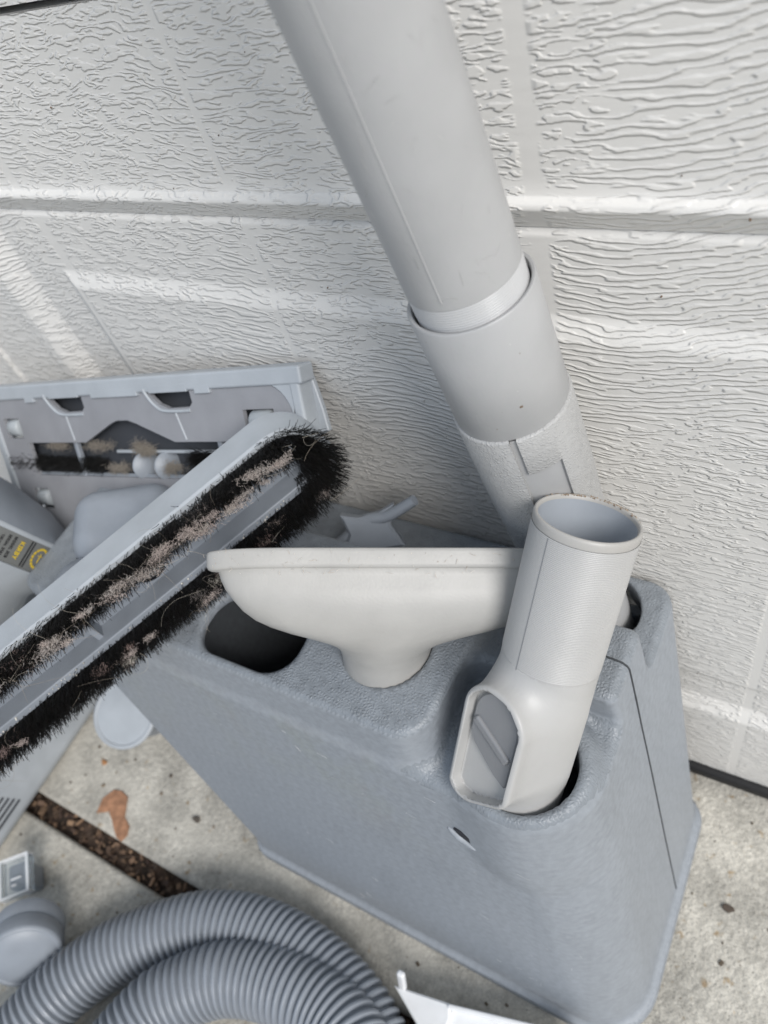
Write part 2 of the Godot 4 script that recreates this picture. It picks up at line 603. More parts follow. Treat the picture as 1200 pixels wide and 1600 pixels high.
# ================================================================== build
func _ready() -> void:
	rng.seed = 7
	# ---------------- camera, sky, sun, exposure
	var cam := Camera3D.new()
	cam.name = "camera"
	cam.fov = 68.83
	cam.near = 0.02
	cam.far = 80.0
	cam.transform = Transform3D(Basis(Vector3(0.8559, -0.2588, -0.4477), Vector3(-0.2125, 0.6133, -0.7607), Vector3(0.4714, 0.7462, 0.47)).orthonormalized(), Vector3(0, 0.61, 0.233))
	var ca := CameraAttributesPhysical.new()
	ca.frustum_focal_length = 26.0
	ca.exposure_aperture = 26.0 / 2.7
	ca.frustum_focus_distance = 0.315
	cam.attributes = ca
	add_child(cam)
	cam.fov = 68.83
	cam.near = 0.02
	cam.far = 80.0
	cam.current = true
	var we := WorldEnvironment.new()
	we.name = "world_environment"
	var env := Environment.new()
	env.background_mode = Environment.BG_SKY
	var sky := Sky.new()
	var sm := ProceduralSkyMaterial.new()
	sm.sky_top_color = Color(0.82, 0.885, 0.97)
	sm.sky_horizon_color = Color(0.87, 0.90, 0.94)
	sm.ground_bottom_color = Color(0.45, 0.44, 0.42)
	sm.ground_horizon_color = Color(0.55, 0.55, 0.53)
	sm.sky_energy_multiplier = 0.84
	sm.ground_energy_multiplier = 0.72
	sky.sky_material = sm
	env.sky = sky
	env.tonemap_mode = Environment.TONE_MAPPER_LINEAR
	env.tonemap_exposure = 1.09
	env.sdfgi_enabled = true
	env.ssao_enabled = true
	env.ssil_enabled = true
	we.environment = env
	add_child(we)
	var sun := DirectionalLight3D.new()
	sun.name = "sun"
	sun.light_energy = 0.82
	sun.light_color = Color(1.0, 0.99, 0.98)
	sun.light_angular_distance = 26.0
	sun.shadow_enabled = true
	sun.transform = Transform3D(Basis.looking_at(Vector3(-0.72, -0.72, -0.42)), Vector3(1, 3, 2))
	add_child(sun)

	# ---------------- materials
	var leather := FastNoiseLite.new()
	leather.seed = 5
	leather.noise_type = FastNoiseLite.TYPE_CELLULAR
	leather.cellular_return_type = FastNoiseLite.RETURN_DISTANCE2_SUB
	leather.cellular_jitter = 1.0
	leather.frequency = 0.055
	leather.fractal_type = FastNoiseLite.FRACTAL_NONE
	leather.domain_warp_enabled = true
	leather.domain_warp_amplitude = 22.0
	leather.domain_warp_frequency = 0.02
	var leather_tex := tex(leather.get_seamless_image(512, 512, false, false, 0.1))
	var fine_tex := tex(noise_image(512, 512, 6, 0.16, 3))
	var caddy_side := plastic(Color(0.285, 0.310, 0.342), 0.5, 0.06, 31, leather_tex, 0.009, 34.0)
	var caddy_top_m := plastic(Color(0.235, 0.258, 0.284), 0.40, 0.06, 31, leather_tex, 0.042, 21.0)
	var light_plastic := plastic(Color(0.448, 0.446, 0.438), 0.42, 0.035, 33, fine_tex, 0.006, 6.0)
	var wand_plastic := plastic(Color(0.415, 0.418, 0.42), 0.42, 0.03, 34, fine_tex, 0.004, 6.0)
	var wand_grain := plastic(Color(0.43, 0.43, 0.425), 0.40, 0.03, 35, leather_tex, 0.05, 30.0)
	var inner_plastic := plastic(Color(0.34, 0.37, 0.41), 0.5, 0.05, 36)
	var grey_plastic := plastic(Color(0.25, 0.275, 0.31), 0.45, 0.06, 37, fine_tex, 0.01, 6.0)
	var pale_grey := plastic(Color(0.40, 0.43, 0.46), 0.4, 0.05, 38, fine_tex, 0.008, 6.0)
	var mauve_grey := plastic(Color(0.285, 0.29, 0.31), 0.5, 0.06, 39, fine_tex, 0.01, 6.0)
	var button_grey := plastic(Color(0.235, 0.24, 0.25), 0.4, 0.05, 40, fine_tex, 0.006, 6.0)
	var dark := plain(Color(0.018, 0.02, 0.026), 0.8)
	var hair := vcol(0.55)

	# ---------------- the ground: two slabs with a dirty joint between them
	var conc := StandardMaterial3D.new()
	conc.albedo_texture = concrete(1024)
	conc.roughness = 0.92
	conc.uv1_triplanar = true
	conc.uv1_world_triplanar = true
	conc.uv1_scale = Vector3.ONE * 2.6
	conc.heightmap_enabled = true
	conc.heightmap_texture = tex(noise_image(1024, 1024, 25, 0.09, 5))
	conc.heightmap_scale = 0.08
	for sl in [[-1.6, 0.2485], [0.2672, 12.0]]:
		var mb := MB.new()
		rbox(mb, Vector3(16.0, 0.1, sl[1] - sl[0]), 0.004, Transform3D(Basis(), Vector3(0, -0.05, (sl[0] + sl[1]) * 0.5)), 3)
		var o := single("concrete_slab", mb.mesh(conc), Vector3.ZERO)
		o.set_meta("kind", "structure")
	var soil := plastic(Color(0.075, 0.05, 0.036), 0.95, 0.5, 41, fine_tex, 0.25, 9.0)
	var jm := MB.new()
	jm.flat_quad(Vector3(-8, -0.011, 0.246), Vector3(8, -0.011, 0.246), Vector3(8, -0.011, 0.270), Vector3(-8, -0.011, 0.270), Vector3.UP)
	single("ground", jm.mesh(soil), Vector3.ZERO).set_meta("kind", "structure")
	# crumbs of leaf and bark lying in the joint
	var crumbs := MB.new()
	for i in 1200:
		var x := rng.randf_range(-0.62, 0.02)
		var z := 0.2582 + rng.randf_range(-0.0092, 0.0092)
		var sz := 0.001 + 0.0075 * pow(rng.randf(), 3.0)
		var col := Color(0.055, 0.036, 0.026).lerp(Color(0.30, 0.19, 0.12), pow(rng.randf(), 3.0))
		var b := Basis.from_euler(Vector3(rng.randf_range(-0.6, 0.6), rng.randf() * TAU, rng.randf_range(-0.6, 0.6)))
		rbox(crumbs, Vector3(sz, sz * rng.randf_range(0.12, 0.35), sz * rng.randf_range(0.2, 0.75)), sz * 0.1, Transform3D(b, Vector3(x, -0.0095 + rng.randf_range(0, 0.005), z)), 1, col)
	var cr := single("leaf_litter", crumbs.mesh(vcol(0.9)), Vector3.ZERO)
	cr.set_meta("kind", "stuff")
	tag(cr, "brown crumbs of leaf litter filling the joint between the concrete slabs", "leaf litter")

	# ---------------- the garage door
	var paint := StandardMaterial3D.new()
	paint.albedo_color = srgb(0.765, 0.748, 0.715)
	paint.roughness = 0.42
	paint.heightmap_enabled = true
	paint.heightmap_texture = tex(door_relief(2048))
	paint.heightmap_scale = 0.062
	var door := thing("garage_door", "white garage door pressed with a raised wood grain, behind the vacuum parts", "garage door", Vector3(0, 0.0, 0))
	var xs := merged([steps(-3.0, -0.62, 0.3), steps(-0.61, -0.40, 0.0015), steps(-0.39, 1.7, 0.05)])
	xs = merged([steps(-3.0, -0.62, 0.3), steps(-0.61, -0.390, 0.0015), steps(-0.38, 0.55, 0.05), steps(0.58, 0.61, 0.002), steps(0.7, 2.0, 0.2)])
	var ysl := merged([steps(0.012, 0.10, 0.02), steps(0.101, 0.118, 0.0011), steps(0.125, 0.142, 0.005), steps(0.143, 0.157, 0.001), steps(0.165, 0.40, 0.03), steps(0.403, 0.418, 0.001), steps(0.425, 0.445, 0.005), steps(0.4475, 0.4545, 0.001)])
	part(door, "door_section", door_section(ysl, xs, paint))
	var ysu := merged([steps(0.45465, 0.4678, 0.0005), steps(0.475, 0.5455, 0.02)])
	part(door, "door_section", door_section(ysu, xs, paint))
	part(door, "door_section", door_section(steps(0.5485, 1.05, 0.1), [-3.0, -1.0, 0.0, 2.0], paint))
	part(door, "door_section", door_section(steps(1.053, 1.6, 0.1), [-3.0, -1.0, 0.0, 2.0], paint))
	part(door, "door_section", door_section(steps(1.603, 2.15, 0.1), [-3.0, -1.0, 0.0, 2.0], paint))
	var seal := MB.new()
	rbox(seal, Vector3(5.0, 0.013, 0.03), 0.004, Transform3D(Basis(), Vector3(-0.5, 0.0066, -0.0035)), 2)
	part(door, "weather_seal", seal.mesh(plain(Color(0.012, 0.012, 0.013), 0.7)))
	var bm := MB.new()
	rbox(bm, Vector3(5.0, 2.2, 0.03), 0.003, Transform3D(Basis(), Vector3(-0.5, 1.11, -0.06)), 1)
	part(door, "backing_panel", bm.mesh(plain(Color(0.05, 0.045, 0.04), 0.9)))
	var fly := MB.new()
	for sp in [[-0.083, 0.2296, 0.0021], [-0.0655, 0.1818, 0.0012], [-0.0585, 0.4290, 0.0009], [-0.330, 0.508, 0.0009], [-0.0315, 0.4625, 0.0010], [-0.21, 0.42, 0.0008]]:
		rbox(fly, Vector3(sp[2], sp[2] * 0.7, 0.0008), 0.0003, Transform3D(Basis(Vector3(0, 0, 1), sp[0] * 40.0), Vector3(sp[0], sp[1], door_z(sp[0], sp[1]) + 0.0004)), 2, Color(0.16, 0.10, 0.06))
	for i in 60:
		var x := rng.randf_range(-0.5, -0.01)
		var y := rng.randf_range(0.03, 0.54)
		var z := rng.randf_range(0.0002, 0.0006)
		rbox(fly, Vector3(z, z, 0.0005), 0.0001, Transform3D(Basis(), Vector3(x, y, door_z(x, y) + 0.0003)), 1, Color(0.12, 0.09, 0.07))
	part(door, "specks", fly.mesh(vcol(0.8)), true)
	# house wall round the door
	var wall := thing("house_wall", "pale rendered house wall above and beside the white garage door", "wall", Vector3(-0.5, 0, -0.2))
	wall.set_meta("kind", "structure")
	var wp := plastic(Color(0.6, 0.58, 0.54), 0.9, 0.05, 43, fine_tex, 0.1, 2.0)
	part(wall, "lintel", rbox_mesh(Vector3(8.0, 0.7, 0.2), 0.01, Transform3D(Basis(), Vector3(-0.5, 2.51, -0.08)), wp))
	part(wall, "pier", rbox_mesh(Vector3(1.5, 2.15, 0.2), 0.01, Transform3D(Basis(), Vector3(-3.76, 1.08, -0.08)), wp))
	part(wall, "pier", rbox_mesh(Vector3(1.5, 2.15, 0.2), 0.01, Transform3D(Basis(), Vector3(2.76, 1.08, -0.08)), wp))

	# ---------------- the caddy
	var cad := thing("attachment_caddy", "blue grey moulded plastic caddy with holes holding vacuum attachments on the concrete", "caddy", Vector3(-0.2, 0, 0.11))
	var cm := nets(caddy, Vector3(-0.415, -0.006, -0.003), Vector3(0.0, 0.304, 0.215), 0.0026)
	var wear := FastNoiseLite.new()
	wear.seed = 77
	wear.frequency = 22.0
	wear.fractal_octaves = 4
	var speck := FastNoiseLite.new()
	speck.seed = 78
	speck.frequency = 420.0
	speck.fractal_octaves = 2
	for i in cm.v.size():
		var p := cm.v[i]
		var k := 1.0 + 0.10 * wear.get_noise_3d(p.x, p.y * 0.6, p.z) + 0.05 * speck.get_noise_3dv(p)
		var dusty := smoothstep(0.16, 0.235, p.y) * smoothstep(0.275, 0.25, p.y) * smoothstep(-0.10, -0.16, p.x) * smoothstep(0.3, 0.8, cm.n[i].z)
		dusty *= 0.65 + 0.9 * wear.get_noise_3d(p.x * 2.0, p.y * 0.8, p.z + 3.0)
		dusty = clampf(dusty, 0.0, 1.0)
		cm.c[i] = Color(k * (1.0 + 0.20 * dusty), k * (1.0 + 0.12 * dusty), k * (1.0 + 0.01 * dusty))
	part(cad, "shell", _two_sided(cm, caddy_side, caddy_top_m))
	# moulding seam down the right-hand end
	var seam_pts := PackedVector3Array()
	var seam_src := [Vector3(-0.10, 0.32, 0.074), Vector3(-0.08, 0.32, 0.074), Vector3(-0.065, 0.32, 0.075), Vector3(-0.04, 0.308, 0.0775), Vector3(-0.02, 0.29, 0.079), Vector3(-0.015, 0.25, 0.081), Vector3(0.0, 0.19, 0.085), Vector3(0.01, 0.1, 0.092), Vector3(0.015, 0.012, 0.098)]
	for p in catmull(seam_src, 8):
		var q: Vector3 = p
		var toward := (Vector3(-0.11, minf(q.y - 0.02, 0.22), q.z) - q).normalized()
		for it in 60:
			var dd := caddy_body(q)
			if dd < 0.0002:
				break
			q += toward * dd * 0.8
		seam_pts.append(q)
	var sr := PackedFloat32Array()
	sr.resize(seam_pts.size())
	sr.fill(0.00055)
	var smb := MB.new()
	sweep(smb, seam_pts, sr, 5)
	# moulded slit with a raised brow on the front face
	var fn := Vector3(0, 0.163, 0.987)
	var on_face := func(x: float, y: float) -> Vector3:
		var q := Vector3(x, y, 0.19)
		for it in 40:
			q.z -= caddy_body(q) * 0.9
		return q
	var brow := MB.new()
	sweep(brow, catmull([on_face.call(-0.1154, 0.2258), on_face.call(-0.1120, 0.2226), on_face.call(-0.1075, 0.2198), on_face.call(-0.1005, 0.2176)], 6), PackedFloat32Array(range(19).map(func(i): return 0.0005 + 0.0016 * sin(PI * i / 18.0))), 10)
	part(cad, "slit_brow", brow.mesh(caddy_side))
	var slit := MB.new()
	var mid: Vector3 = on_face.call(-0.1062, 0.2262)
	prism(slit, PackedVector2Array([Vector2(-0.0064, 0.0010), Vector2(-0.003, 0.0026), Vector2(0.002, 0.0020), Vector2(0.0045, 0.0006), Vector2(0.0070, -0.0030), Vector2(0.002, -0.0026), Vector2(-0.002, -0.0018)]), 0.002, 0.0, Transform3D(Basis(Vector3(0.90, -0.43, 0.07).normalized(), Vector3(0.43, 0.89, -0.15), fn).orthonormalized(), mid - fn * 0.0014))
	var fluff := MB.new()
	for i in 46:
		var q: Vector3 = on_face.call(rng.randf_range(-0.32, -0.05), rng.randf_range(0.02, 0.255))
		fibre(fluff, q + fn * 0.0001, Vector3(rng.randfn(0, 0.8), rng.randfn(), 0).slide(fn), rng.randf_range(0.0015, 0.007), rng.randf_range(-0.4, 0.4), rng.randf_range(0.00006, 0.00014), Color(0.62, 0.62, 0.62), 4)
	part(cad, "fluff", fluff.mesh(vcol(0.9)), true)
	part(cad, "slit", slit.mesh(dark))
	part(cad, "seam", smb.mesh(plain(Color(0.05, 0.055, 0.06), 0.8)))

	_wand(wand_plastic, wand_grain, plastic(Color(0.52, 0.525, 0.53), 0.3, 0.02, 61))
	_tube(light_plastic, inner_plastic, button_grey)
	_nozzle(plastic(Color(0.395, 0.388, 0.370), 0.45, 0.06, 63, fine_tex, 0.008, 8.0), inner_plastic)
	_floor_brush(pale_grey, grey_plastic, dark, hair)
	_rug_plate(pale_grey, mauve_grey, grey_plastic, dark, hair)
	_housing(grey_plastic, pale_grey)
	_left_pieces(pale_grey, grey_plastic, dark)
	_hose(plastic(Color(0.255, 0.28, 0.315), 0.33, 0.05, 62))
	_small_things()

func _two_sided(mb: MB, side: Material, top: Material) -> ArrayMesh:
	var a := MB.new()
	var b := MB.new()
	a.v = mb.v; a.n = mb.n; a.u = mb.u; a.c = mb.c
	b.v = mb.v; b.n = mb.n; b.u = mb.u; b.c = mb.c
	for t in range(0, mb.ix.size(), 3):
		var nn := mb.n[mb.ix[t]] + mb.n[mb.ix[t + 1]] + mb.n[mb.ix[t + 2]]
		var y := (mb.v[mb.ix[t]].y + mb.v[mb.ix[t + 1]].y + mb.v[mb.ix[t + 2]].y) / 3.0
		var into := b if nn.normalized().y > 0.42 and y > 0.2 else a
		into.ix.append(mb.ix[t]); into.ix.append(mb.ix[t + 1]); into.ix.append(mb.ix[t + 2])
	return b.mesh(top, a.mesh(side))

# ------------------------------------------------------------------ wand
func _wand(smooth: Material, grain: Material, ringed: Material) -> void:
	var w := thing("vacuum_wand", "pale grey vacuum wand standing in the rear hole of the caddy", "vacuum wand", WAND_P)
	var up := frame(WAND_P, WAND_D, Vector3(0.9, 0.1, 0.2)).scaled_local(Vector3.ONE * WAND_S)
	# heights along the axis from y = 0.26
	var s := func(y: float) -> float: return (y - 0.26) / 0.9901
	# upper tube, runs out of the picture
	var mb := MB.new()
	var r := 0.019
	lathe(mb, PackedVector2Array([Vector2(r, s.call(0.4775)), Vector2(r, s.call(0.95)), Vector2(r - 0.002, s.call(0.951)), Vector2(r - 0.002, s.call(0.90))]), 96, up)
	part(w, "upper_tube", mb.mesh(smooth))
	mb = MB.new()
	rbox(mb, Vector3(0.0007, 0.47, 0.0007), 0.0003, up * Transform3D(Basis(Vector3.UP, 0), Vector3(0.01885, 0, 0).rotated(Vector3.UP, -_seam_angle(up)) + Vector3(0, s.call(0.7128), 0)), 2)
	part(w, "mould_line", mb.mesh(smooth))
	# fine turned rings at its end
	mb = MB.new()
	var prof := PackedVector2Array()
	var y := 0.455
	while y < 0.4772:
		prof.append(Vector2(r - 0.0001, s.call(y)))
		prof.append(Vector2(r - 0.00034, s.call(y + 0.0003)))
		prof.append(Vector2(r - 0.0001, s.call(y + 0.0006)))
		y += 0.0009
	prof.append(Vector2(r, s.call(0.4775)))
	lathe(mb, prof, 96, up)
	part(w, "ringed_end", mb.mesh(ringed))
	# the wider collar, leaning a hair against the tube
	var cd := (WAND_D + Vector3(0.008, 0, -0.004)).normalized()
	var co := WAND_P + (WAND_D * float(s.call(0.47)) - cd * 0.21) * WAND_S
	var cf := frame(co, cd, Vector3(0.9, 0.1, 0.2)).scaled_local(Vector3.ONE * WAND_S)
	mb = MB.new()
	var R := 0.0214
	lathe(mb, PackedVector2Array([Vector2(0.0196, 0.12), Vector2(0.0196, 0.2088), Vector2(0.02, 0.2098), Vector2(R - 0.0005, 0.21), Vector2(R, 0.2094), Vector2(R, 0.1605), Vector2(R - 0.0003, 0.160)]), 96, cf)
	part(w, "collar", mb.mesh(smooth))
	mb = MB.new()
	var view_a := _seam_angle(cf, Vector3(0.55, 0.0, 0.8))
	for i in 26:
		var an := view_a + rng.randfn(0.0, 0.7)
		var hh := rng.randf_range(0.163, 0.207)
		var sz := 0.0011 if i == 0 else rng.randf_range(0.00012, 0.0004)
		if i == 0:
			an = view_a - 0.12
			hh = 0.174
		var dd := Vector3(cos(an), 0, sin(an))
		rbox(mb, Vector3(sz, sz * 0.7, sz * 0.4), sz * 0.15, cf * Transform3D(Basis(dd.cross(Vector3.UP), Vector3.UP, dd), dd * (R + 0.0001) + Vector3(0, hh, 0)), 1, Color(0.18, 0.13, 0.09).lerp(Color(0.6, 0.6, 0.6), 0.0 if i == 0 else rng.randf()))
	for i in 70:
		var an := view_a + rng.randfn(0.0, 0.8)
		var hh: float = s.call(rng.randf_range(0.48, 0.60))
		var dd := Vector3(cos(an), 0, sin(an))
		fibre(mb, up * (dd * (r + 0.00005) + Vector3(0, hh, 0)), up.basis * (Vector3(0, rng.randfn(), 0) + dd.cross(Vector3.UP) * rng.randfn(0, 0.5)), rng.randf_range(0.0006, 0.006), rng.randf_range(-0.3, 0.3), 0.00004, Color(0.58, 0.57, 0.55) * rng.randf_range(0.5, 1.2), 3)
	part(w, "scuffs", mb.mesh(vcol(0.8)), true)
	# pebbled grip in two shells with a stepped channel between them
	mb = MB.new()
	var g := 0.0222
	var a := _seam_angle(cf, Vector3(0.42, 0.0, 0.9))
	var prof_g := PackedVector2Array([Vector2(0.0196, 0.0285), Vector2(g - 0.0022, 0.03), Vector2(g - 0.001, 0.06), Vector2(g, 0.12), Vector2(g, 0.159), Vector2(g - 0.0004, 0.1598), Vector2(R - 0.0006, 0.16)])
	lathe(mb, prof_g, 60, cf, a + 0.10, a + TAU - 0.62)
	var prof_t := PackedVector2Array([Vector2(0.0196, 0.1406), Vector2(g - 0.0002, 0.1408), Vector2(g, 0.1414), Vector2(g, 0.159), Vector2(g - 0.0004, 0.1598), Vector2(R - 0.0006, 0.16)])
	lathe(mb, prof_t, 10, cf, a - 0.62, a - 0.02)
	# shell edges along the channel
	for ed in [[a + 0.10, 0.03, 0.159], [a - 0.62, 0.03, 0.1408], [a - 0.02, 0.1408, 0.159]]:
		var d := Vector3(cos(ed[0]), 0, sin(ed[0]))
		var t := Vector3(-sin(ed[0]), 0, cos(ed[0]))
		mb.flat_quad(cf * (d * 0.0196 + Vector3(0, ed[1], 0)), cf * (d * (g - 0.0005) + Vector3(0, ed[1], 0)), cf * (d * g + Vector3(0, ed[2], 0)), cf * (d * 0.0196 + Vector3(0, ed[2], 0)), cf.basis * t)
	part(w, "grip", mb.mesh(grain))
	mb = MB.new()
	lathe(mb, PackedVector2Array([Vector2(0.0165, 0.03), Vector2(0.0204, 0.045), Vector2(0.0208, 0.159)]), 64, cf)
	part(w, "inner_sleeve", mb.mesh(smooth))
	mb = MB.new()
	lathe(mb, PackedVector2Array([Vector2(0.0001, -0.10), Vector2(0.015, -0.10), Vector2(0.0172, 0.0), Vector2(0.018, 0.05)]), 64, up)
	part(w, "lower_tube", mb.mesh(smooth))

func _seam_angle(xf: Transform3D, toward := Vector3(0.12, 0.0, 0.99)) -> float:
	# angle round the axis that faces the front and a little to the right
	var d := xf.basis.inverse() * toward
	return atan2(d.z, d.x)

# ------------------------------------------------------------------ connector tube with latch
func _tube_frame() -> Transform3D:
	var y := TUBE_D.normalized()
	var x := Vector3(-0.36, 0.34, 0.87)
	x = (x - y * x.dot(y)).normalized()
	return Transform3D(Basis(x, y, x.cross(y)), TUBE_P).scaled_local(Vector3.ONE * TUBE_S)

func _housing_d(p: Vector3, grow: float) -> float:
	# outline of the latch box in its own face (along the tube = y, across = z)
	var y := p.y - 0.026
	var lim := 0.0155 + grow
	var d := absf(p.z) - lim
	d = rmax(d, y - 0.0285 - grow, 0.0148 + grow)
	# lower end tapers to a blunt point on the far side
	d = rmax(d, (-y - 0.030 - grow) * 0.84 - p.z * 0.55, 0.004)
	d = rmax(d, (-y - 0.036 - grow) * 0.92 + p.z * 0.30, 0.004)
	return d

func _tube_sdf(p: Vector3) -> float:
	var q := Vector2(p.x, p.z)
	var d := maxf(q.length() - 0.0194, -0.011 - p.y)
	d = maxf(d, p.y - 0.0625)
	var h := rmax(_housing_d(p, 0.0), p.x - 0.0285, 0.0016)
	h = maxf(h, -p.x)
	d = rmin(d, h, 0.009)
	d = maxf(d, -maxf(_housing_d(p, -0.0024), 0.0235 - p.x))
	return d

func _tube(mat: Material, inner: Material, button: Material) -> void:
	var xf := _tube_frame()
	var t := thing("connector_tube", "pale grey hollow connector tube with latch, front right in the caddy", "vacuum tube", TUBE_P)
	var mb := nets(_tube_sdf, Vector3(-0.023, -0.016, -0.023), Vector3(0.033, 0.066, 0.023), 0.0011)
	_apply(mb, xf)
	part(t, "body", mb.mesh(mat))
	# ringed sleeve up to the mouth
	mb = MB.new()
	var prof := PackedVector2Array([Vector2(0.0194, 0.0605), Vector2(0.0194, 0.0622), Vector2(0.01955, 0.0626)])
	var y := 0.063
	while y < 0.1195:
		prof.append(Vector2(0.01955, y))
		prof.append(Vector2(0.0194, y + 0.00022))
		prof.append(Vector2(0.01955, y + 0.00045))
		y += 0.0007
	lathe(mb, prof, 96, xf)
	part(t, "ringed_sleeve", mb.mesh(mat))
	mb = MB.new()
	var dirt := Color(0.93, 0.91, 0.88)
	lathe(mb, PackedVector2Array([Vector2(0.0194, 0.1195), Vector2(0.01945, 0.1218), Vector2(0.0192, 0.1228), Vector2(0.0187, 0.1232), Vector2(0.0182, 0.1231), Vector2(0.0179, 0.1226), Vector2(0.0177, 0.1215)]), 96, xf, 0, TAU, dirt)
	part(t, "rim", mb.mesh(mat))
	mb = MB.new()
	lathe(mb, PackedVector2Array([Vector2(0.0177, 0.1216), Vector2(0.0172, 0.105), Vector2(0.0165, -0.009)]), 96, xf)
	part(t, "bore", mb.mesh(inner))
	# brown grime caught on the far side of the rim
	mb = MB.new()
	for i in 200:
		var a := rng.randfn(0.0, 0.55) + PI * 0.86
		var rr := rng.randf_range(0.0179, 0.0193)
		var yy := 0.1230
		var b := Basis.from_euler(Vector3(rng.randf() * TAU, rng.randf() * TAU, 0))
		var sz := rng.randf_range(0.0002, 0.0008)
		var far := xf * Vector3(cos(a) * rr, yy, sin(a) * rr)
		rbox(mb, Vector3(sz, sz * 0.4, sz * 0.8), sz * 0.1, Transform3D(b, far), 1, Color(0.16, 0.11, 0.08).lerp(Color(0.4, 0.32, 0.24), rng.randf()))
	part(t, "grime", mb.mesh(vcol(0.9)), true)
	# mould line
	mb = MB.new()
	var pts := PackedVector3Array()
	for i in 12:
		var yv := 0.058 + 0.061 * i / 11.0
		pts.append(xf * (Vector3(0.0194, 0, 0).rotated(Vector3.UP, -0.05) + Vector3(0, yv, 0)))
	var rd := PackedFloat32Array()
	rd.resize(12)
	rd.fill(0.0003)
	sweep(mb, pts, rd, 5)
	part(t, "mould_line", mb.mesh(button))
	# latch button: a round-topped plate with a finger ridge
	mb = MB.new()
	var poly := PackedVector2Array()
	for i in 17:
		var a := PI * i / 16.0
		poly.append(Vector2(cos(a) * 0.0115, 0.012 + sin(a) * 0.0135))
	poly.append(Vector2(-0.0115, 0.002)); poly.append(Vector2(-0.009, -0.004)); poly.append(Vector2(0.004, -0.012)); poly.append(Vector2(0.010, -0.014)); poly.append(Vector2(0.0115, -0.012))
	var face := xf * Transform3D(Basis(Vector3(0, 0, -1), Vector3(0, 1, 0), Vector3(1, 0, 0)), Vector3(0.0224, 0.0262, 0))
	prism(mb, poly, 0.0032, 0.0009, face)
	var bt := part(t, "button", mb.mesh(button))
	mb = MB.new()
	rbox(mb, Vector3(0.0215, 0.0042, 0.0026), 0.0012, face * Transform3D(Basis(Vector3(0, 0, 1), -0.42), Vector3(0.0, 0.004, 0.0034)), 3)
	var ridge := MeshInstance3D.new()
	ridge.name = "ridge"
	ridge.mesh = mb.mesh(button)
	bt.add_child(ridge)
	# faint raised lettering under the button
	var tm := TextMesh.new()
	var sf := SystemFont.new()
	sf.font_names = PackedStringArray(["Droid Sans"])
	sf.font_weight = 700
	tm.font = sf
	tm.text = "KIRBY"
	tm.font_size = 16
	tm.pixel_size = 0.00026
	tm.depth = 0.0006
	tm.material = mat
	var o := part(t, "lettering", tm)
	o.transform = Transform3D(Basis(), -TUBE_P) * face * Transform3D(Basis(Vector3(0, 0, 1), PI / 2), Vector3(0.0078, -0.0185, 0.0))

func _apply(mb: MB, xf: Transform3D) -> void:
	for i in mb.v.size():
		mb.v[i] = xf * mb.v[i]
		mb.n[i] = xf.basis * mb.n[i]

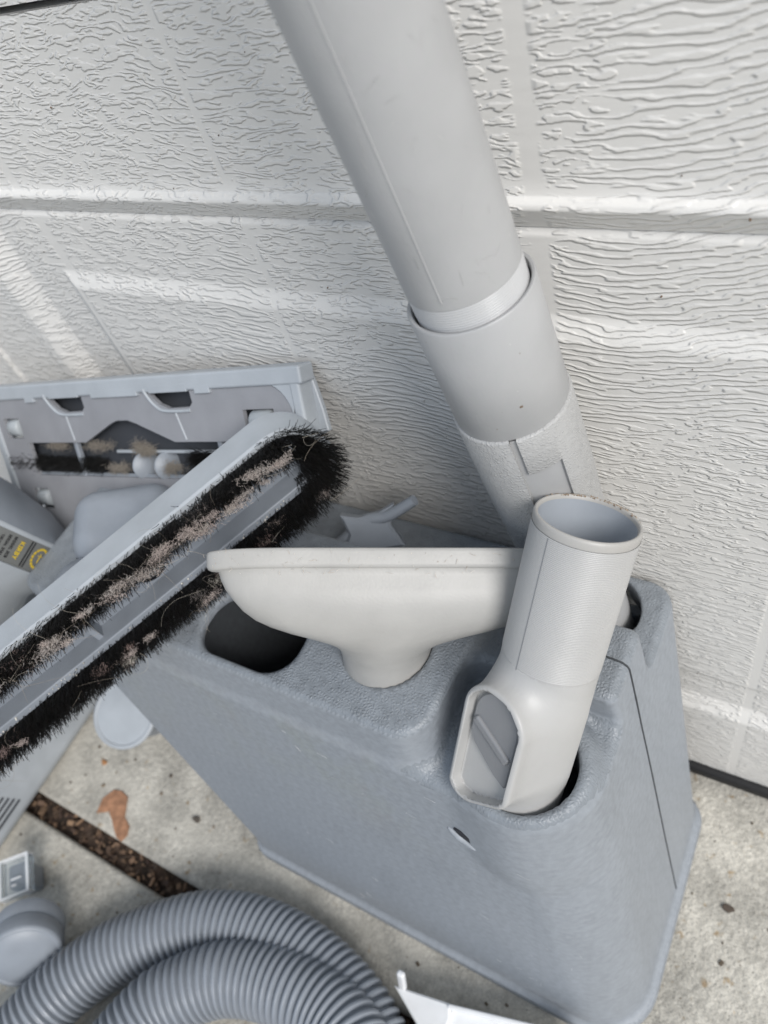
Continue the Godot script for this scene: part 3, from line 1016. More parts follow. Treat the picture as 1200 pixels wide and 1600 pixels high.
# ------------------------------------------------------------------ upholstery nozzle
func _nozzle(mat: Material, inner: Material) -> void:
	var pm := Vector3(-0.1550, 0.3448, 0.0946)
	var m := Vector3(-0.2125, 0.6133, -0.7607)
	var d := Vector3(0.8559, -0.2588, -0.4477)
	var e := Vector3(0.4714, 0.7462, 0.47)
	m = (m - e * 0.10).normalized()
	var root := thing("upholstery_nozzle", "pale grey wide upholstery nozzle, its round neck set in the caddy beside the slot", "vacuum nozzle", NECK_P)
	# h below the mouth (m), half width, half depth, squareness
	var sec := [[0.0074, 0.0760, 0.0196, 6.0], [0.0078, 0.0776, 0.0204, 6.0], [0.0072, 0.0786, 0.0209, 6.0], [0.006, 0.0789, 0.0211, 6.0], [0.001, 0.0787, 0.0211, 6.0], [-0.0004, 0.0780, 0.0208, 6.0], [-0.0012, 0.0766, 0.0200, 6.0],
		[-0.0014, 0.0735, 0.0188, 6.0], [-0.005, 0.0728, 0.0186, 5.0], [-0.010, 0.0708, 0.0188, 4.4], [-0.0155, 0.0672, 0.0192, 3.8], [-0.0200, 0.0636, 0.0192, 3.5], [-0.0236, 0.0592, 0.0198, 3.1], [-0.0262, 0.0540, 0.0203, 2.8], [-0.0284, 0.0478, 0.0208, 2.5], [-0.0302, 0.0410, 0.0213, 2.25], [-0.0320, 0.0340, 0.0218, 2.1], [-0.0340, 0.0284, 0.0221, 2.0], [-0.0370, 0.0250, 0.0224, 2.0], [-0.041, 0.0236, 0.0225, 2.0], [-0.048, 0.0232, 0.0226, 2.0], [-0.062, 0.0230, 0.0226, 2.0], [-0.085, 0.0228, 0.0226, 2.0]]
	for q in sec:
		for ci in 3:
			q[ci] *= 0.958
	var neck := NECK_D.normalized()
	var rings := []
	var cs := []

	for i in sec.size():
		var h: float = sec[i][0]
		# the middle line bends from the mouth's direction into the neck's
		var t := smoothstep(-0.012, -0.046, h)
		var p := pm + m * h
		var q := NECK_P + neck * (h + 0.0425)
		cs.append(p.lerp(q, t))
		rings.append(m.slerp(neck, t))
	var mb := MB.new()
	var bores := MB.new()
	_loft(mb, sec, cs, rings, d, 0.0016, 128, 0.0)
	part(root, "body", mb.mesh(mat))
	# inside of the mouth
	var mi := MB.new()
	var sec2 := [[0.0074, 0.0760, 0.0196, 6.0], [0.006, 0.0740, 0.0185, 6.5], [-0.004, 0.0700, 0.0165, 5.0], [-0.0155, 0.0630, 0.0165, 4.0], [-0.0236, 0.0490, 0.0160, 3.0], [-0.0302, 0.028, 0.0170, 2.2], [-0.05, 0.017, 0.017, 2.0]]
	for q in sec2:
		for ci in 3:
			q[ci] *= 0.958
	var cs2 := []
	var dr2 := []
	for s in sec2:
		var h: float = s[0]
		var t := smoothstep(-0.012, -0.046, h)
		cs2.append((pm + m * h).lerp(NECK_P + neck * (h + 0.0425), t))
		dr2.append(m.slerp(neck, t))
	_loft(mi, sec2, cs2, dr2, d, 0.0016, 64, 1.0)
	part(root, "mouth_lining", mi.mesh(inner))
	# lint stuck to the lip
	var lint := MB.new()
	for i in 90:
		var x := rng.randf_range(-0.075, 0.065)
		var p := pm + d * x + e * (0.0203 + rng.randf() * 0.0012) + m * rng.randf_range(-0.002, 0.0075)
		var col := Color(0.75, 0.70, 0.62).lerp(Color(0.45, 0.33, 0.24), pow(rng.randf(), 2.0))
		fibre(lint, p, Vector3(rng.randf_range(-1, 1), rng.randf_range(-1, 1), rng.randf_range(-1, 1)), rng.randf_range(0.0006, 0.003), rng.randf_range(-3, 3), 0.00009, col, 4)
	part(root, "lint", lint.mesh(vcol(0.9)), true)

func _loft(mb: MB, sec: Array, cs: Array, dirs: Array, d0: Vector3, off: float, segs: int, flip: float) -> void:
	var ringpts := []
	for i in sec.size():
		var y: Vector3 = dirs[i]
		var x := (d0 - y * d0.dot(y)).normalized()
		var z := x.cross(y).normalized()
		var row := PackedVector3Array()
		for j in segs:
			var a := TAU * j / segs
			var p: float = 2.0 / sec[i][3]
			var u: float = signf(cos(a)) * pow(absf(cos(a)), p) * sec[i][1]
			var w: float = signf(sin(a)) * pow(absf(sin(a)), p) * sec[i][2]
			if u > 0.0 and off > 0.0:
				u *= 1.0 + 0.19 * smoothstep(-0.038, -0.030, sec[i][0])
			row.append(cs[i] + x * u + z * w - y * off * cos(a) * cos(a) * smoothstep(-0.02, 0.0, sec[i][0]))
		ringpts.append(row)
	var k := ringpts.size()
	var ids := []
	for i in k:
		var row := PackedInt32Array()
		for j in segs:
			var du: Vector3 = ringpts[i][(j + 1) % segs] - ringpts[i][(j + segs - 1) % segs]
			var dv: Vector3 = ringpts[mini(i + 1, k - 1)][j] - ringpts[maxi(i - 1, 0)][j]
			var nn := du.cross(dv).normalized()
			var outw: Vector3 = ringpts[i][j] - cs[i]
			if nn.dot(outw) < 0.0:
				nn = -nn
			if flip > 0.5:
				nn = -nn
			row.append(mb.vert(ringpts[i][j], nn))
		ids.append(row)
	for i in k - 1:
		for j in segs:
			mb.quad(ids[i][j], ids[i][(j + 1) % segs], ids[i + 1][(j + 1) % segs], ids[i + 1][j])

# ------------------------------------------------------------------ floor brush
func _stadium(t: float, half: float, r: float) -> Array:
	# point and outward normal along a stadium's outline, t in metres from the start of the far end arc
	var arc := PI * r
	var side := half * 2.0
	var total := 2.0 * (arc + side)
	t = fposmod(t, total)
	if t < arc:
		var a := t / r - PI / 2
		return [Vector2(half + cos(a) * r, sin(a) * r), Vector2(cos(a), sin(a))]
	t -= arc
	if t < side:
		return [Vector2(half - t, r), Vector2(0, 1)]
	t -= side
	if t < arc:
		var a := t / r + PI / 2
		return [Vector2(-half + cos(a) * r, sin(a) * r), Vector2(cos(a), sin(a))]
	t -= arc
	return [Vector2(-half + t, -r), Vector2(0, -1)]

func _ring(mb: MB, xf: Transform3D, half: float, prof: Array, segs := 26) -> void:
	# prof: [offset radius, height] list swept round a stadium (local x along, y across, z bristle side)
	var outline := []
	for s in segs + 1:
		outline.append([half, -PI / 2 + PI * s / segs])
	for s in segs + 1:
		outline.append([-half, PI / 2 + PI * s / segs])
	var k := outline.size()
	for i in prof.size() - 1:
		var d := Vector2(prof[i + 1][0] - prof[i][0], prof[i + 1][1] - prof[i][1]).normalized()
		var nn := Vector2(-d.y, d.x)
		var prev := Vector2i.ZERO
		for j in k + 1:
			var ol: Array = outline[j % k]
			var dir := Vector2(cos(ol[1]), sin(ol[1]))
			var n3 := xf.basis * Vector3(dir.x * nn.x, dir.y * nn.x, nn.y)
			var a := mb.vert(xf * Vector3(ol[0] + dir.x * prof[i][0], dir.y * prof[i][0], prof[i][1]), n3)
			var b := mb.vert(xf * Vector3(ol[0] + dir.x * prof[i + 1][0], dir.y * prof[i + 1][0], prof[i + 1][1]), n3)
			if j > 0:
				mb.quad(prev.x, prev.y, b, a)
			prev = Vector2i(a, b)

func _floor_brush(pale: Material, grey: Material, dark: Material, hair: Material) -> void:
	var L := Vector3(0.5295, 0.1859, -0.8262)
	var W := Vector3(0.2077, -0.9737, -0.086)
	var N := Vector3(0.8213, 0.1274, 0.555)
	var sc := 0.370 / 0.38
	var cam := Vector3(0, 0.61, 0.233)
	var e0 := cam + (Vector3(-0.274, 0.3483, 0.1148) - cam) * sc - W * 0.0058 + L * 0.002
	var R := 0.0262
	var half := 0.135
	var ctr := e0 + L * (0.066 - half) + W * R
	var xf := Transform3D(Basis(L, W, N), ctr)
	var b := thing("floor_brush", "long floor brush with black bristles full of lint, lying across the caddy", "vacuum brush", ctr + W * R)
	# outer wall with its lip
	var mb := MB.new()
	_ring(mb, xf, half, [[R - 0.0035, -0.016], [R - 0.0035, 0.0], [R - 0.0028, 0.0006], [R - 0.0004, 0.0006], [R + 0.0006, -0.0006], [R + 0.0006, -0.0022], [R, -0.0030], [R - 0.0006, -0.0215], [R - 0.003, -0.0235], [R - 0.012, -0.0245], [0.0, -0.0245]])
	part(b, "outer_shell", mb.mesh(pale))
	# inner wall, the second lip
	var ri := R - 0.0125
	mb = MB.new()
	for sd in [-1.0, 1.0]:
		rbox(mb, Vector3(half * 2.0 + 0.016, 0.0048, 0.018), 0.0009, xf * Transform3D(Basis(), Vector3(0.004, sd * (ri - 0.0024), -0.0088)), 2)
	part(b, "inner_wall", mb.mesh(grey))
	# channel floor with a round suction opening
	var csg := CSGBox3D.new()
	csg.name = "channel_floor"
	csg.size = Vector3(half * 2.0 + 0.02, (ri - 0.004) * 2.0, 0.002)
	csg.material = grey
	csg.transform = Transform3D(Basis(), -b.position) * xf * Transform3D(Basis(), Vector3(0, 0, -0.015))
	var hole := CSGCylinder3D.new()
	hole.name = "suction_opening"
	hole.operation = CSGShape3D.OPERATION_SUBTRACTION
	hole.radius = 0.0092
	hole.height = 0.02
	hole.sides = 40
	hole.material = dark
	hole.transform = Transform3D(Basis(Vector3(1, 0, 0), PI / 2), Vector3(half - 0.090, -0.0015, 0))
	csg.add_child(hole)
	b.add_child(csg)
	# bristle pad under the bristles
	mb = MB.new()
	_ring(mb, xf, half, [[ri - 0.0035, -0.0062], [ri, -0.006], [R - 0.0035, -0.006]])
	part(b, "bristle_pad", mb.mesh(dark))
	# the neck that carries the head, down to the concrete behind the caddy's left end
	mb = MB.new()
	sweep(mb, catmull([xf * Vector3(0.0, 0.004, -0.020), xf * Vector3(0.0, 0.006, -0.055), Vector3(-0.405, 0.225, 0.100), Vector3(-0.430, 0.10, 0.082), Vector3(-0.432, 0.0, 0.078)], 8), PackedFloat32Array(range(33).map(func(i): return 0.0135 + 0.003 * smoothstep(4.0, 0.0, i))), 24)
	part(b, "neck", mb.mesh(grey))
	# two clips on the lip, one rib across the channel
	for x in [half - 0.066 + 0.018, half - 0.066 - 0.083]:
		mb = MB.new()
		rbox(mb, Vector3(0.016, 0.0068, 0.0016), 0.0004, xf * Transform3D(Basis(), Vector3(x, -R + 0.0066, 0.0004)), 2)
		part(b, "clip", mb.mesh(pale))
	mb = MB.new()
	rbox(mb, Vector3(0.0035, 0.014, 0.010), 0.0008, xf * Transform3D(Basis(), Vector3(half - 0.066 - 0.066, 0.003, -0.010)), 2)
	part(b, "rib", mb.mesh(grey))
	# bristles
	mb = MB.new()
	var mid := (ri + R - 0.0035) * 0.5
	var wid := (R - 0.0035 - ri) * 0.5
	var total := 2.0 * (PI * mid + half * 2.0)
	for i in 21000:
		var t := (floorf(rng.randf() * total / 0.0023) + 0.5) * 0.0023 + rng.randfn(0.0, 0.00038)
		var o: Array = _stadium(t, half, mid)
		var q: Vector2 = o[0]
		if q.x < -0.11:
			continue
		var nr: Vector2 = o[1]
		var inward := 2.1 if q.x > half else 1.0
		var off := (floorf(rng.randf_range(-wid * inward, wid) / 0.0021) + 0.5) * 0.0021 + rng.randfn(0.0, 0.0004)
		var p := xf * Vector3(q.x + nr.x * off, q.y + nr.y * off, -0.006)
		var endw := smoothstep(half - 0.005, half + 0.012, q.x)
		var splay := 0.06 + off / wid * 0.14 + endw * 0.40
		var dir := Vector3(nr.x * splay + rng.randfn(0, 0.09), nr.y * splay + rng.randfn(0, 0.09), 1.0)
		var ln := rng.randf_range(0.0168, 0.0205) * (1.0 - 0.12 * absf(off / wid))
		var g := rng.randf_range(0.006, 0.022)
		fibre(mb, p, xf.basis * dir, ln, rng.randf_range(-0.5, 0.5), 0.00021, Color(g, g * 0.96, g * 0.93), 3)
	part(b, "bristles", mb.mesh(hair), true)
	# lint and dust worked into the bristles
	mb = MB.new()
	for k in 30:
		var upper := rng.randf() < 0.62
		var x := rng.randf_range(-0.10, half + 0.008)
		var y := (-mid if upper else mid) + rng.randf_range(-0.0030, 0.0042)
		if x > half:
			y *= 0.9
		var big := rng.randf_range(0.0016, 0.0048) if upper else rng.randf_range(0.0010, 0.0028)
		var tone := Color(0.50, 0.42, 0.38).lerp(Color(0.30, 0.27, 0.26), rng.randf()).lerp(Color(0.60, 0.40, 0.36), 0.5 if rng.randf() < 0.2 else 0.0)
		if rng.randf() < 0.12:
			tone = Color(0.66, 0.62, 0.55)
		var zc := rng.randf_range(0.004, 0.0115)
		for j in int(70 + big * 26000.0):
			var q := Vector3(x + rng.randfn(0, big * 1.1), y + rng.randfn(0, big * 0.6), zc + rng.randfn(0, big * 0.35))
			fibre(mb, xf * q, Vector3(rng.randfn(), rng.randfn(), rng.randfn()), rng.randf_range(0.0012, 0.0038), rng.randf_range(-5, 5), 0.00008, tone * rng.randf_range(0.75, 1.2), 4)
	for k in 52:
		var upper := rng.randf() < 0.8
		var big := 0.0009 + 0.0034 * pow(rng.randf(), 1.6)
		var x := rng.randf_range(-0.10, half + 0.004) if k < 36 else half + 0.004 - absf(rng.randfn(0.0, 0.03))
		var tone := Color(0.62, 0.56, 0.51).lerp(Color(0.64, 0.47, 0.43), rng.randf() * 0.6).lerp(Color(0.5, 0.48, 0.46), rng.randf() * 0.6)
		var y := (-mid if upper else mid) + rng.randf_range(-0.0040, 0.0042)
		var lean := rng.randf_range(-0.5, 0.9)
		for j in int(60 + big * 30000.0):
			var t := rng.randfn(0, big * 1.3)
			var q := Vector3(x + t, y + t * lean * 0.5 + rng.randfn(0, big * 0.42), 0.0105 + rng.randf() * 0.002 + rng.randfn(0, big * 0.28))
			fibre(mb, xf * q, Vector3(rng.randfn(), rng.randfn(), rng.randfn()), rng.randf_range(0.0010, 0.0030), rng.randf_range(-6, 6), 0.00010, tone * rng.randf_range(0.65, 1.15), 4)
	# a veil of finer dust along the root of the upper row
	for k in 1500:
		var x := rng.randf_range(-0.10, half + 0.004)
		var q := Vector3(x, -R + 0.0045 + absf(rng.randfn(0, 0.0028)), rng.randf_range(0.001, 0.009))
		fibre(mb, xf * q, Vector3(rng.randfn(), rng.randfn(), rng.randfn()), rng.randf_range(0.001, 0.004), rng.randf_range(-5, 5), 0.00006, Color(0.22, 0.21, 0.21) * rng.randf_range(0.6, 1.3), 3)
	part(b, "lint", mb.mesh(vcol(0.95)), true)
	# long loose hairs
	mb = MB.new()
	for k in 95:
		var upper := rng.randf() < 0.7
		var q := Vector3(rng.randf_range(-0.10, half + 0.02), (-mid if upper else mid) + rng.randf_range(-0.004, 0.008), rng.randf_range(0.010, 0.0145))
		var tone := Color(0.30, 0.25, 0.20).lerp(Color(0.62, 0.58, 0.5), rng.randf())
		fibre(mb, xf * q, xf.basis * Vector3(rng.randfn(), rng.randfn(), rng.randf_range(-0.15, 0.2)), rng.randf_range(0.008, 0.034), rng.randf_range(-5.5, 5.5), 0.00007, tone, 14)
	part(b, "loose_hairs", mb.mesh(vcol(0.6)), true)
	# specks of grit on the lips and channel
	mb = MB.new()
	for k in 70:
		var lip := rng.randf() < 0.7
		var q := Vector3(rng.randf_range(-0.10, half), (ri - 0.0022 if lip else rng.randf_range(-0.004, 0.006)) + rng.randf_range(-0.002, 0.002), 0.0006 if lip else -0.0135)
		var sz := rng.randf_range(0.0003, 0.0011)
		rbox(mb, Vector3(sz, sz, sz * 0.6), sz * 0.2, xf * Transform3D(Basis.from_euler(Vector3(rng.randf(), rng.randf(), rng.randf()) * 3.0), q), 1, Color(0.65, 0.63, 0.58) * rng.randf_range(0.5, 1.1))
	part(b, "grit", mb.mesh(vcol(0.9)), true)

# ------------------------------------------------------------------ the rug nozzle leaning on the door
func _rug_plate(pale: Material, mauve: Material, grey: Material, dark: Material, hair: Material) -> void:
	var cam := Vector3(0, 0.61, 0.233)
	var s := 1.072
	var p0 := cam + (Vector3(-0.2204, 0.3961, 0.03) - cam) * s
	var U := Vector3(0.9847, 0.1393, -0.1043)
	var V := Vector3(0.1729, -0.8511, 0.4958)
	var N := Vector3(0.0196, 0.5062, 0.8622)
	V = (V - U * V.dot(U)).normalized()
	N = V.cross(U).normalized()
	if N.z < 0:
		N = -N
	# local frame: x along U, y up the plate, z out of its face
	var xf := Transform3D(Basis(U, -V, U.cross(-V)), p0)
	var root := thing("rug_nozzle", "wide grey rug nozzle seen from its underside, leaning against the garage door", "vacuum nozzle", p0 + V * 0.118)
	var rel := Transform3D(Basis(), -root.position) * xf
	var wl := 0.2625 * s
	var ht := 0.104 * s
	# sole with its openings
	var sole := CSGCombiner3D.new()
	sole.name = "sole"
	sole.transform = rel
	root.add_child(sole)
	var pl := CSGPolygon3D.new()
	pl.name = "panel"
	var outl := PackedVector2Array([Vector2(-wl + 0.006, -0.006)])
	for i in 9:
		var a := PI / 2 * (1.0 - i / 8.0)
		outl.append(Vector2(-0.024 * s + cos(a) * 0.017 * s, -0.0245 * s + sin(a) * 0.017 * s))
	outl.append(Vector2(-0.0065, -0.055))
	outl.append(Vector2(-0.035, -ht))
	outl.append(Vector2(-wl + 0.009, -ht))
	pl.polygon = outl
	pl.depth = 0.003
	pl.material = mauve
	pl.position = Vector3(0, 0, 0)
	sole.add_child(pl)
	var cut := func(poly: PackedVector2Array) -> void:
		var c := CSGPolygon3D.new()
		c.name = "opening"
		c.polygon = poly
		c.depth = 0.02
		c.position = Vector3(0, 0, 0.008)
		c.operation = CSGShape3D.OPERATION_SUBTRACTION
		c.material = mauve
		sole.add_child(c, true)
	var R := func(u0: float, v0: float, u1: float, v1: float) -> PackedVector2Array:
		return PackedVector2Array([Vector2(u0, -v0) * s, Vector2(u1, -v0) * s, Vector2(u1, -v1) * s, Vector2(u0, -v1) * s])
	for f in [[-0.1958, -0.1646], [-0.1058, -0.0745]]:
		var poly := PackedVector2Array([Vector2(f[0], -0.0085) * s, Vector2(f[1], -0.0085) * s, Vector2(f[1] + 0.0005, -0.0155) * s, Vector2(f[1] - 0.002, -0.0178) * s, Vector2(f[0] + 0.013, -0.0182) * s, Vector2(f[0] + 0.006, -0.0155) * s, Vector2(f[0] + 0.002, -0.0118) * s])
		cut.call(poly)
	cut.call(R.call(-0.2296, 0.0373, -0.048, 0.0594))
	cut.call(PackedVector2Array([Vector2(-0.1735, -0.040) * s, Vector2(-0.1713, -0.0372) * s, Vector2(-0.1440, -0.0258) * s, Vector2(-0.1385, -0.0242) * s, Vector2(-0.1290, -0.0242) * s, Vector2(-0.1230, -0.0260) * s, Vector2(-0.0945, -0.0372) * s, Vector2(-0.0926, -0.040) * s]))
	var rollers := [[-0.2495, 0.021, -0.2329, 0.0343], [-0.240, 0.0687, -0.2231, 0.0832], [-0.0395, 0.0203, -0.019, 0.0338]]
	for r in rollers:
		cut.call(R.call(r[0], r[1], r[2], r[3]))
	# tray behind the sole
	var mb := MB.new()
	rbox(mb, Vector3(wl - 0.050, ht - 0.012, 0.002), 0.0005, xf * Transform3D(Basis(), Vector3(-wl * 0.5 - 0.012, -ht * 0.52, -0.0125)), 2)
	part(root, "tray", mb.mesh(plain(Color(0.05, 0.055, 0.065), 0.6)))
	# frame: top band, right and left sides
	mb = MB.new()
	rbox(mb, Vector3(wl + 0.004, 0.0092 * s, 0.013), 0.0016, xf * Transform3D(Basis(), Vector3(-wl * 0.5 + 0.001, -0.0040 * s, -0.0045)), 3)
	part(root, "top_band", mb.mesh(pale))
	mb = MB.new()
	var corner := PackedVector2Array([Vector2(0.0015, 0.0)])
	for i in 9:
		var a := PI / 2 * i / 8.0
		corner.append(Vector2(-0.024 * s + cos(a) * 0.0175 * s, -0.0245 * s + sin(a) * 0.0175 * s))
	corner.append(Vector2(-0.024 * s, 0.0))
	prism(mb, corner, 0.0035, 0.0004, xf * Transform3D(Basis(), Vector3(0, 0, -0.0025)))
	rbox(mb, Vector3(0.0068, 0.056, 0.013), 0.0018, xf * Transform3D(Basis(Vector3(0, 0, 1), 0.03), Vector3(-0.0022, -0.028, -0.0050)), 3)
	part(root, "side_rim", mb.mesh(pale))
	mb = MB.new()
	var flare := PackedVector2Array([Vector2(0.0, 0.001), Vector2(0.003, -0.010), Vector2(0.0060, -0.024), Vector2(0.0075, -0.036), Vector2(0.0, -0.040)])
	prism(mb, flare, 0.003, 0.0006, xf * Transform3D(Basis(), Vector3(-0.001, -0.001, -0.0128)))
	part(root, "side_flange", mb.mesh(pale))
	mb = MB.new()
	rbox(mb, Vector3(0.0075, ht, 0.012), 0.0018, xf * Transform3D(Basis(Vector3(0, 0, 1), 0.03), Vector3(-wl + 0.004, -ht * 0.5, -0.0045)), 3)
	part(root, "side_rim", mb.mesh(pale))
	# tabs that hang from the band, white lips at the finger openings
	for f in [[-0.218, -0.209, 0.0105], [-0.1935, -0.1655, 0.0088], [-0.1535, -0.1135, 0.0098], [-0.104, -0.0745, 0.0088], [-0.069, -0.058, 0.0102]]:
		mb = MB.new()
		rbox(mb, Vector3((f[1] - f[0]) * s, 0.005, 0.0035), 0.0005, xf * Transform3D(Basis(), Vector3((f[0] + f[1]) * 0.5 * s, -f[2] * s + 0.0022, 0.0003)), 2)
		part(root, "tab", mb.mesh(pale))
	for f in [-0.1975, -0.1075]:
		mb = MB.new()
		var src := [Vector3(f, -0.0062, 0.0022) * s, Vector3(f + 0.0008, -0.0098, 0.0012) * s, Vector3(f + 0.004, -0.0150, 0.0006) * s, Vector3(f + 0.010, -0.0190, 0.0004) * s, Vector3(f + 0.022, -0.0198, 0.0002) * s, Vector3(f + 0.031, -0.0196, 0.0) * s]
		var pts := PackedVector3Array()
		var rd := PackedFloat32Array()
		for p in catmull(src, 5):
			pts.append(xf * p)
			rd.append(0.0011)
		sweep(mb, pts, rd, 8)
		part(root, "lip", mb.mesh(pale))
	for f in [[-0.1835, 0.020, -0.1815, 0.036], [-0.0885, 0.0195, -0.0845, 0.036]]:
		mb = MB.new()
		var a := Vector3(f[0], -f[1], 0.0) * s
		var c := Vector3(f[2], -f[3], 0.0) * s
		sweep(mb, PackedVector3Array([xf * a, xf * c]), PackedFloat32Array([0.0007, 0.0007]), 8)
		part(root, "rib", mb.mesh(pale))
	for f in [-0.1845, -0.062]:
		mb = MB.new()
		rbox(mb, Vector3(0.0035, 0.026 * s, 0.004), 0.001, xf * Transform3D(Basis(Vector3(0, 0, 1), 0.05), Vector3(f * s, -0.0485 * s, -0.0035)), 2)
		part(root, "crossbar", mb.mesh(grey))
	# lower lip of the slot, slanted
	mb = MB.new()
	rbox(mb, Vector3(0.182 * s, 0.006, 0.003), 0.001, xf * Transform3D(Basis(Vector3(1, 0, 0), -0.7), Vector3(-0.139 * s, -0.0605 * s, -0.003)), 2)
	part(root, "slot_lip", mb.mesh(grey))
	mb = MB.new()
	rbox(mb, Vector3(0.092 * s, 0.0022, 0.0022), 0.0008, xf * Transform3D(Basis(), Vector3(-0.106 * s, -0.0445 * s, -0.006)), 2)
	part(root, "axle", mb.mesh(pale))
	# rollers in their windows
	for r in rollers:
		mb = MB.new()
		var c := Vector3((r[0] + r[2]) * 0.5, -(r[1] + r[3]) * 0.5, 0) * s + Vector3(0, 0, -0.0042)
		var lx: float = (r[2] - r[0]) * s * 0.66
		lathe(mb, PackedVector2Array([Vector2(0.0001, -lx * 0.5), Vector2(0.0055, -lx * 0.5), Vector2(0.0064, -lx * 0.4), Vector2(0.0064, lx * 0.4), Vector2(0.0055, lx * 0.5), Vector2(0.0001, lx * 0.5)]), 28, xf * frame(c, Vector3(1, 0, 0), Vector3(0, 1, 0)), 0, TAU, Color(1.15, 1.08, 0.98))
		part(root, "roller", mb.mesh(pale))
	# grey end discs of the beater inside
	for x in [-0.128, -0.1095]:
		mb = MB.new()
		lathe(mb, PackedVector2Array([Vector2(0.0001, 0.0008), Vector2(0.0085, 0.0008), Vector2(0.0092, 0.0), Vector2(0.0085, -0.0008), Vector2(0.0001, -0.0008)]), 32, xf * frame(Vector3(x * s, -0.053 * s, -0.0052), Vector3(1, 0.1, 0.45), Vector3(0, 1, 0)))
		part(root, "end_disc", mb.mesh(grey))
	# black bristle strips in the slot
	mb = MB.new()
	for seg in [[-0.2535, -0.163, 0.0495], [-0.085, -0.055, 0.0465]]:
		for i in 1500:
			var t := rng.randf()
			var x: float = lerpf(seg[0], seg[1], t)
			var p := Vector3(x, -seg[2] - 0.002 * t + rng.randfn(0, 0.0012), -0.006) * s
			p.z = -0.0075
			var g := rng.randf_range(0.006, 0.02)
			fibre(mb, xf * p, xf.basis * Vector3(rng.randfn(0, 0.25) - 0.3 * maxf(0.0, 0.12 - t) * 8.0, rng.randfn(0, 0.35) - 0.25, 1.0), rng.randf_range(0.007, 0.0115), 0.3, 0.00022, Color(g, g, g), 2)
	part(root, "bristles", mb.mesh(hair), true)
	mb = MB.new()
	for k in [[-0.204, -0.0395, 0.003, 0.005], [-0.165, -0.0405, 0.003, 0.007], [-0.150, -0.0545, 0.003, 0.005], [-0.1275, -0.0415, 0.004, 0.0032], [-0.1215, -0.0435, 0.003, 0.003], [-0.105, -0.0535, 0.003, 0.004], [-0.113, -0.056, 0.003, 0.003]]:
		for j in 420:
			var q := Vector3(k[0] * s + rng.randfn(0, k[3]), k[1] * s + rng.randfn(0, k[2] * 0.5), -0.003 + rng.randfn(0, 0.0012))
			fibre(mb, xf * q, Vector3(rng.randfn(), rng.randfn(), rng.randfn()), rng.randf_range(0.002, 0.005), rng.randf_range(-4, 4), 0.0001, Color(0.38, 0.34, 0.29) * rng.randf_range(0.7, 1.2), 4)
	part(root, "lint", mb.mesh(vcol(0.95)), true)

